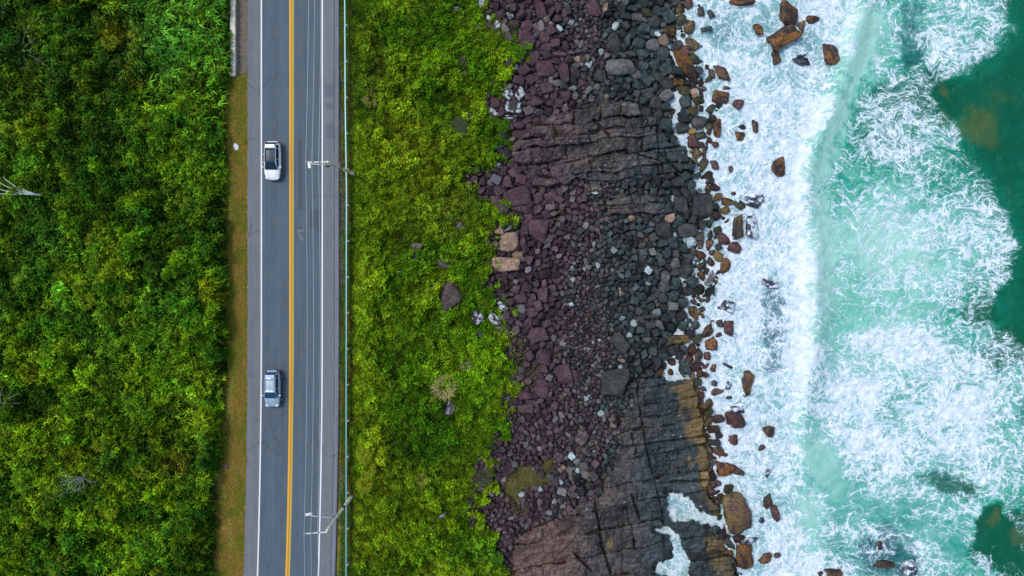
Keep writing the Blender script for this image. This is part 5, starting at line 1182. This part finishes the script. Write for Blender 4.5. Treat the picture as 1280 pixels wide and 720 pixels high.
def car(name, loc, paint_, label, L=4.2, W=.90, dark_roof=False, wing=.55, zr=1.48, gl='glass'):
    r_ = empty(name, loc, math.pi); tag(r_, label, 'car'); h = L/2; k = L/4.2
    st = [(-h, .58, .34, .76), (-h+.07, .76, .26, .93), (-h+.34, .93, .22, 1.00), (-h+.8, 1.0, .20, 1.0), (-.5, 1.0, .20, .98), (.3, 1.0, .20, .96), (.95*k, .985, .20, .95), (1.35*k, .97, .2, .90), (1.70*k, .90, .22, .83), (h-.16, .74, .25, .70), (h, .48, .32, .58)]
    rings = []
    for y, wf, zl, zt in st:
        w_ = W*wf; half = [(0, zl), (w_*.8, zl), (w_*.97, zl+.10), (w_*1.0, zl+.30), (w_*.985, zt-.16), (w_*.90, zt-.03), (w_*.55, zt+.015)]
        rings.append([(x, y, z) for x, z in half]+[(0, y, zt+.03)]+[(-x, y, z) for x, z in half[1:][::-1]])
    body = loft(rings, 'body', M[paint_], r_)
    # cabin core in body colour, glass panels stand just proud of it
    yf0, yf1, yr1, yr0 = .98*k, .30*k, -1.42*k, -1.88*k; wb, wt = W*.84, W*.64
    cab = []
    for y, z, w1 in [(yf0, .96, wb*.93), (yf1, zr-.07, wt*.98), (yf1-.25, zr-.02, wt), (-.6, zr+.01, wt), (yr1+.2, zr-.03, wt*.97), (yr1, zr-.09, wt*.95), (yr0, 1.0, wb*.86)]:
        zb = .90; cab.append([(-wb, y if abs(y) < 1 else y*.99, zb), (-w1-.02, y, z-.05), (-w1+.06, y, z), (0, y, z+.03), (w1-.06, y, z), (w1+.02, y, z-.05), (wb, y if abs(y) < 1 else y*.99, zb)])
    loft(cab, 'cabin', M[paint_], r_, True, 0)
    g_ = M[gl]; zt = zr-.06
    panel('windscreen', [(-wb*.90, yf0+.02, .985), (wb*.90, yf0+.02, .985), (wt*.90, yf1+.02, zt+.02), (-wt*.90, yf1+.02, zt+.02)], g_, r_, .05, lift=.03)
    panel('rear_window', [(wb*.80, yr0-.01, 1.04), (-wb*.80, yr0-.01, 1.04), (-wt*.86, yr1-.02, zt-.02), (wt*.86, yr1-.02, zt-.02)], g_, r_, .04, lift=.03)
    rf = panel('roof', [(-wt*.96, yf1+.02, zt+.04), (wt*.96, yf1+.02, zt+.04), (wt*.94, yr1+.22, zt+.05), (-wt*.94, yr1+.22, zt+.05)], M['glass'] if dark_roof else M[paint_], r_, .045, lift=.02)
    if not dark_roof:
        mb = MB()
        for sx_ in (-.36, 0, .36): mb.box((sx_, (yf1+yr1)/2+.1, zr+.075), (.02, 1.2, .012), bevel=.004)
        mb.build('roof_rib', M[paint_], rf)
    mb = MB(); mb.box((0, yr1-.02, zt+.06), (wt*1.75, .34, .04), bevel=.018); mb.build('spoiler', M[paint_], r_)
    mb = MB(); mb.tube([(.12, yr1+.35, zt+.08), (.13, yr1+.15, zt+.28)], [.012, .006], 5); mb.build('aerial', M['black'], r_)
    for s in (-1, 1):
        for ya, yb in ((yf0-.22, -.02), (-.10, yr1+.25), (yr1+.18, yr1-.18)):
            za = .99; fa = np.interp(ya, [yf1, yf0], [1, .12]); ta = .985+(zt-.03-.985)*fa
            ba, bb = wb+.005, wb+.005; wa_ = wb+(wt-wb)*fa; tb = zt-.03 if yb > yr1 else zt-.13; w2 = wt+.03
            q = [(s*ba, ya, za), (s*bb, yb, za), (s*w2, yb, tb), (s*(wa_+.02), min(ya, yf1+.05) if fa > .9 else ya, ta)]
            panel('side_window', q if s > 0 else [q[1], q[0], q[3], q[2]], g_, r_, .02, 5, lift=.03)
        mb = MB(); mb.box((s*(W+.07), yf0-.25, 1.0), (.22, .13, .15), bevel=.04); mb.build('mirror', M[paint_], r_)
        mb = MB(); mb.box((s*W*.62, h-.26, .71), (.36, .30, .14), Matrix.Rotation(-s*.55, 3, 'Z'), .05); mb.build('headlight', M['lamp_glass'], r_)
        mb = MB(); mb.box((s*W*.78, -h+.12, .86), (.24, .20, .22), Matrix.Rotation(s*.4, 3, 'Z'), .05); mb.build('tail_light', M['red_glass'], r_)
        for yy in (.55, -.35):
            mb = MB(); mb.box((s*(W+.005), yy-.35, .80), (.03, .17, .03), bevel=.008); mb.build('door_handle', M[paint_], r_)
        for yw in (h-.82, -h+.78):
            wx = s*(W-.09); mb = MB(); mb.tube([(wx-.11, yw, .31), (wx-.08, yw, .31), (wx+.08, yw, .31), (wx+.11, yw, .31)], [.27, .31, .31, .27], 24); wh = mb.build('wheel', M['tyre'], r_, False)
            mb = MB(); mb.tube([(wx+s*.10, yw, .31), (wx+s*.125, yw, .31)], [.20, .17], 20); mb.build('rim', M['rim'], wh)
            mb = MB(); n = 14; ring = []
            pts = [(s*(W+.012), yw+.37*math.cos(t), .30+.37*math.sin(t)) for t in [math.pi*i/n for i in range(n+1)]]; mb.tube(pts, .022, 5); mb.build('wheel_arch', M['black'], r_)
    mb = MB(); mb.box((0, h-.015, .42), (.9, .05, .16), bevel=.02); mb.build('grille', M['black'], r_)
    mb = MB(); mb.box((0, h-.0, .33), (.9, .06, .10), bevel=.02); mb.build('front_bumper', M['black'], r_)
    mb = MB(); mb.box((0, -h+.0, .40), (1.0, .08, .16), bevel=.02); mb.build('rear_bumper', M['black'], r_)
    mb = MB()
    for s in (-1, 1): mb.tube([(s*W*.50, .99*k, 1.0), (s*W*.46, 1.4*k, .955), (s*W*.36, h-.35, .84)], [.012, .015, .01], 5)
    mb.build('bonnet_crease', M[paint_], body)
    mb = MB()
    for s in (-.1, .45): mb.tube([(s, yf0+.06, 1.02), (s-.42, yf0-.10, 1.10)], .012, 5)
    mb.build('wiper', M['black'], r_)
    return r_
car('parked_car' if False else 'car', P1(343.2, 202.3, 0.006), 'car_white', 'white hatchback with black panoramic roof driving down the left lane, upper of the two cars', 4.25, .90, True)
car('car', P1(343.0, 484.6, 0.006), 'car_silver', 'silver-blue hatchback with ribbed pale roof and blue windscreen, lower of the two cars', 4.1, .88, False, gl='glass_blue')
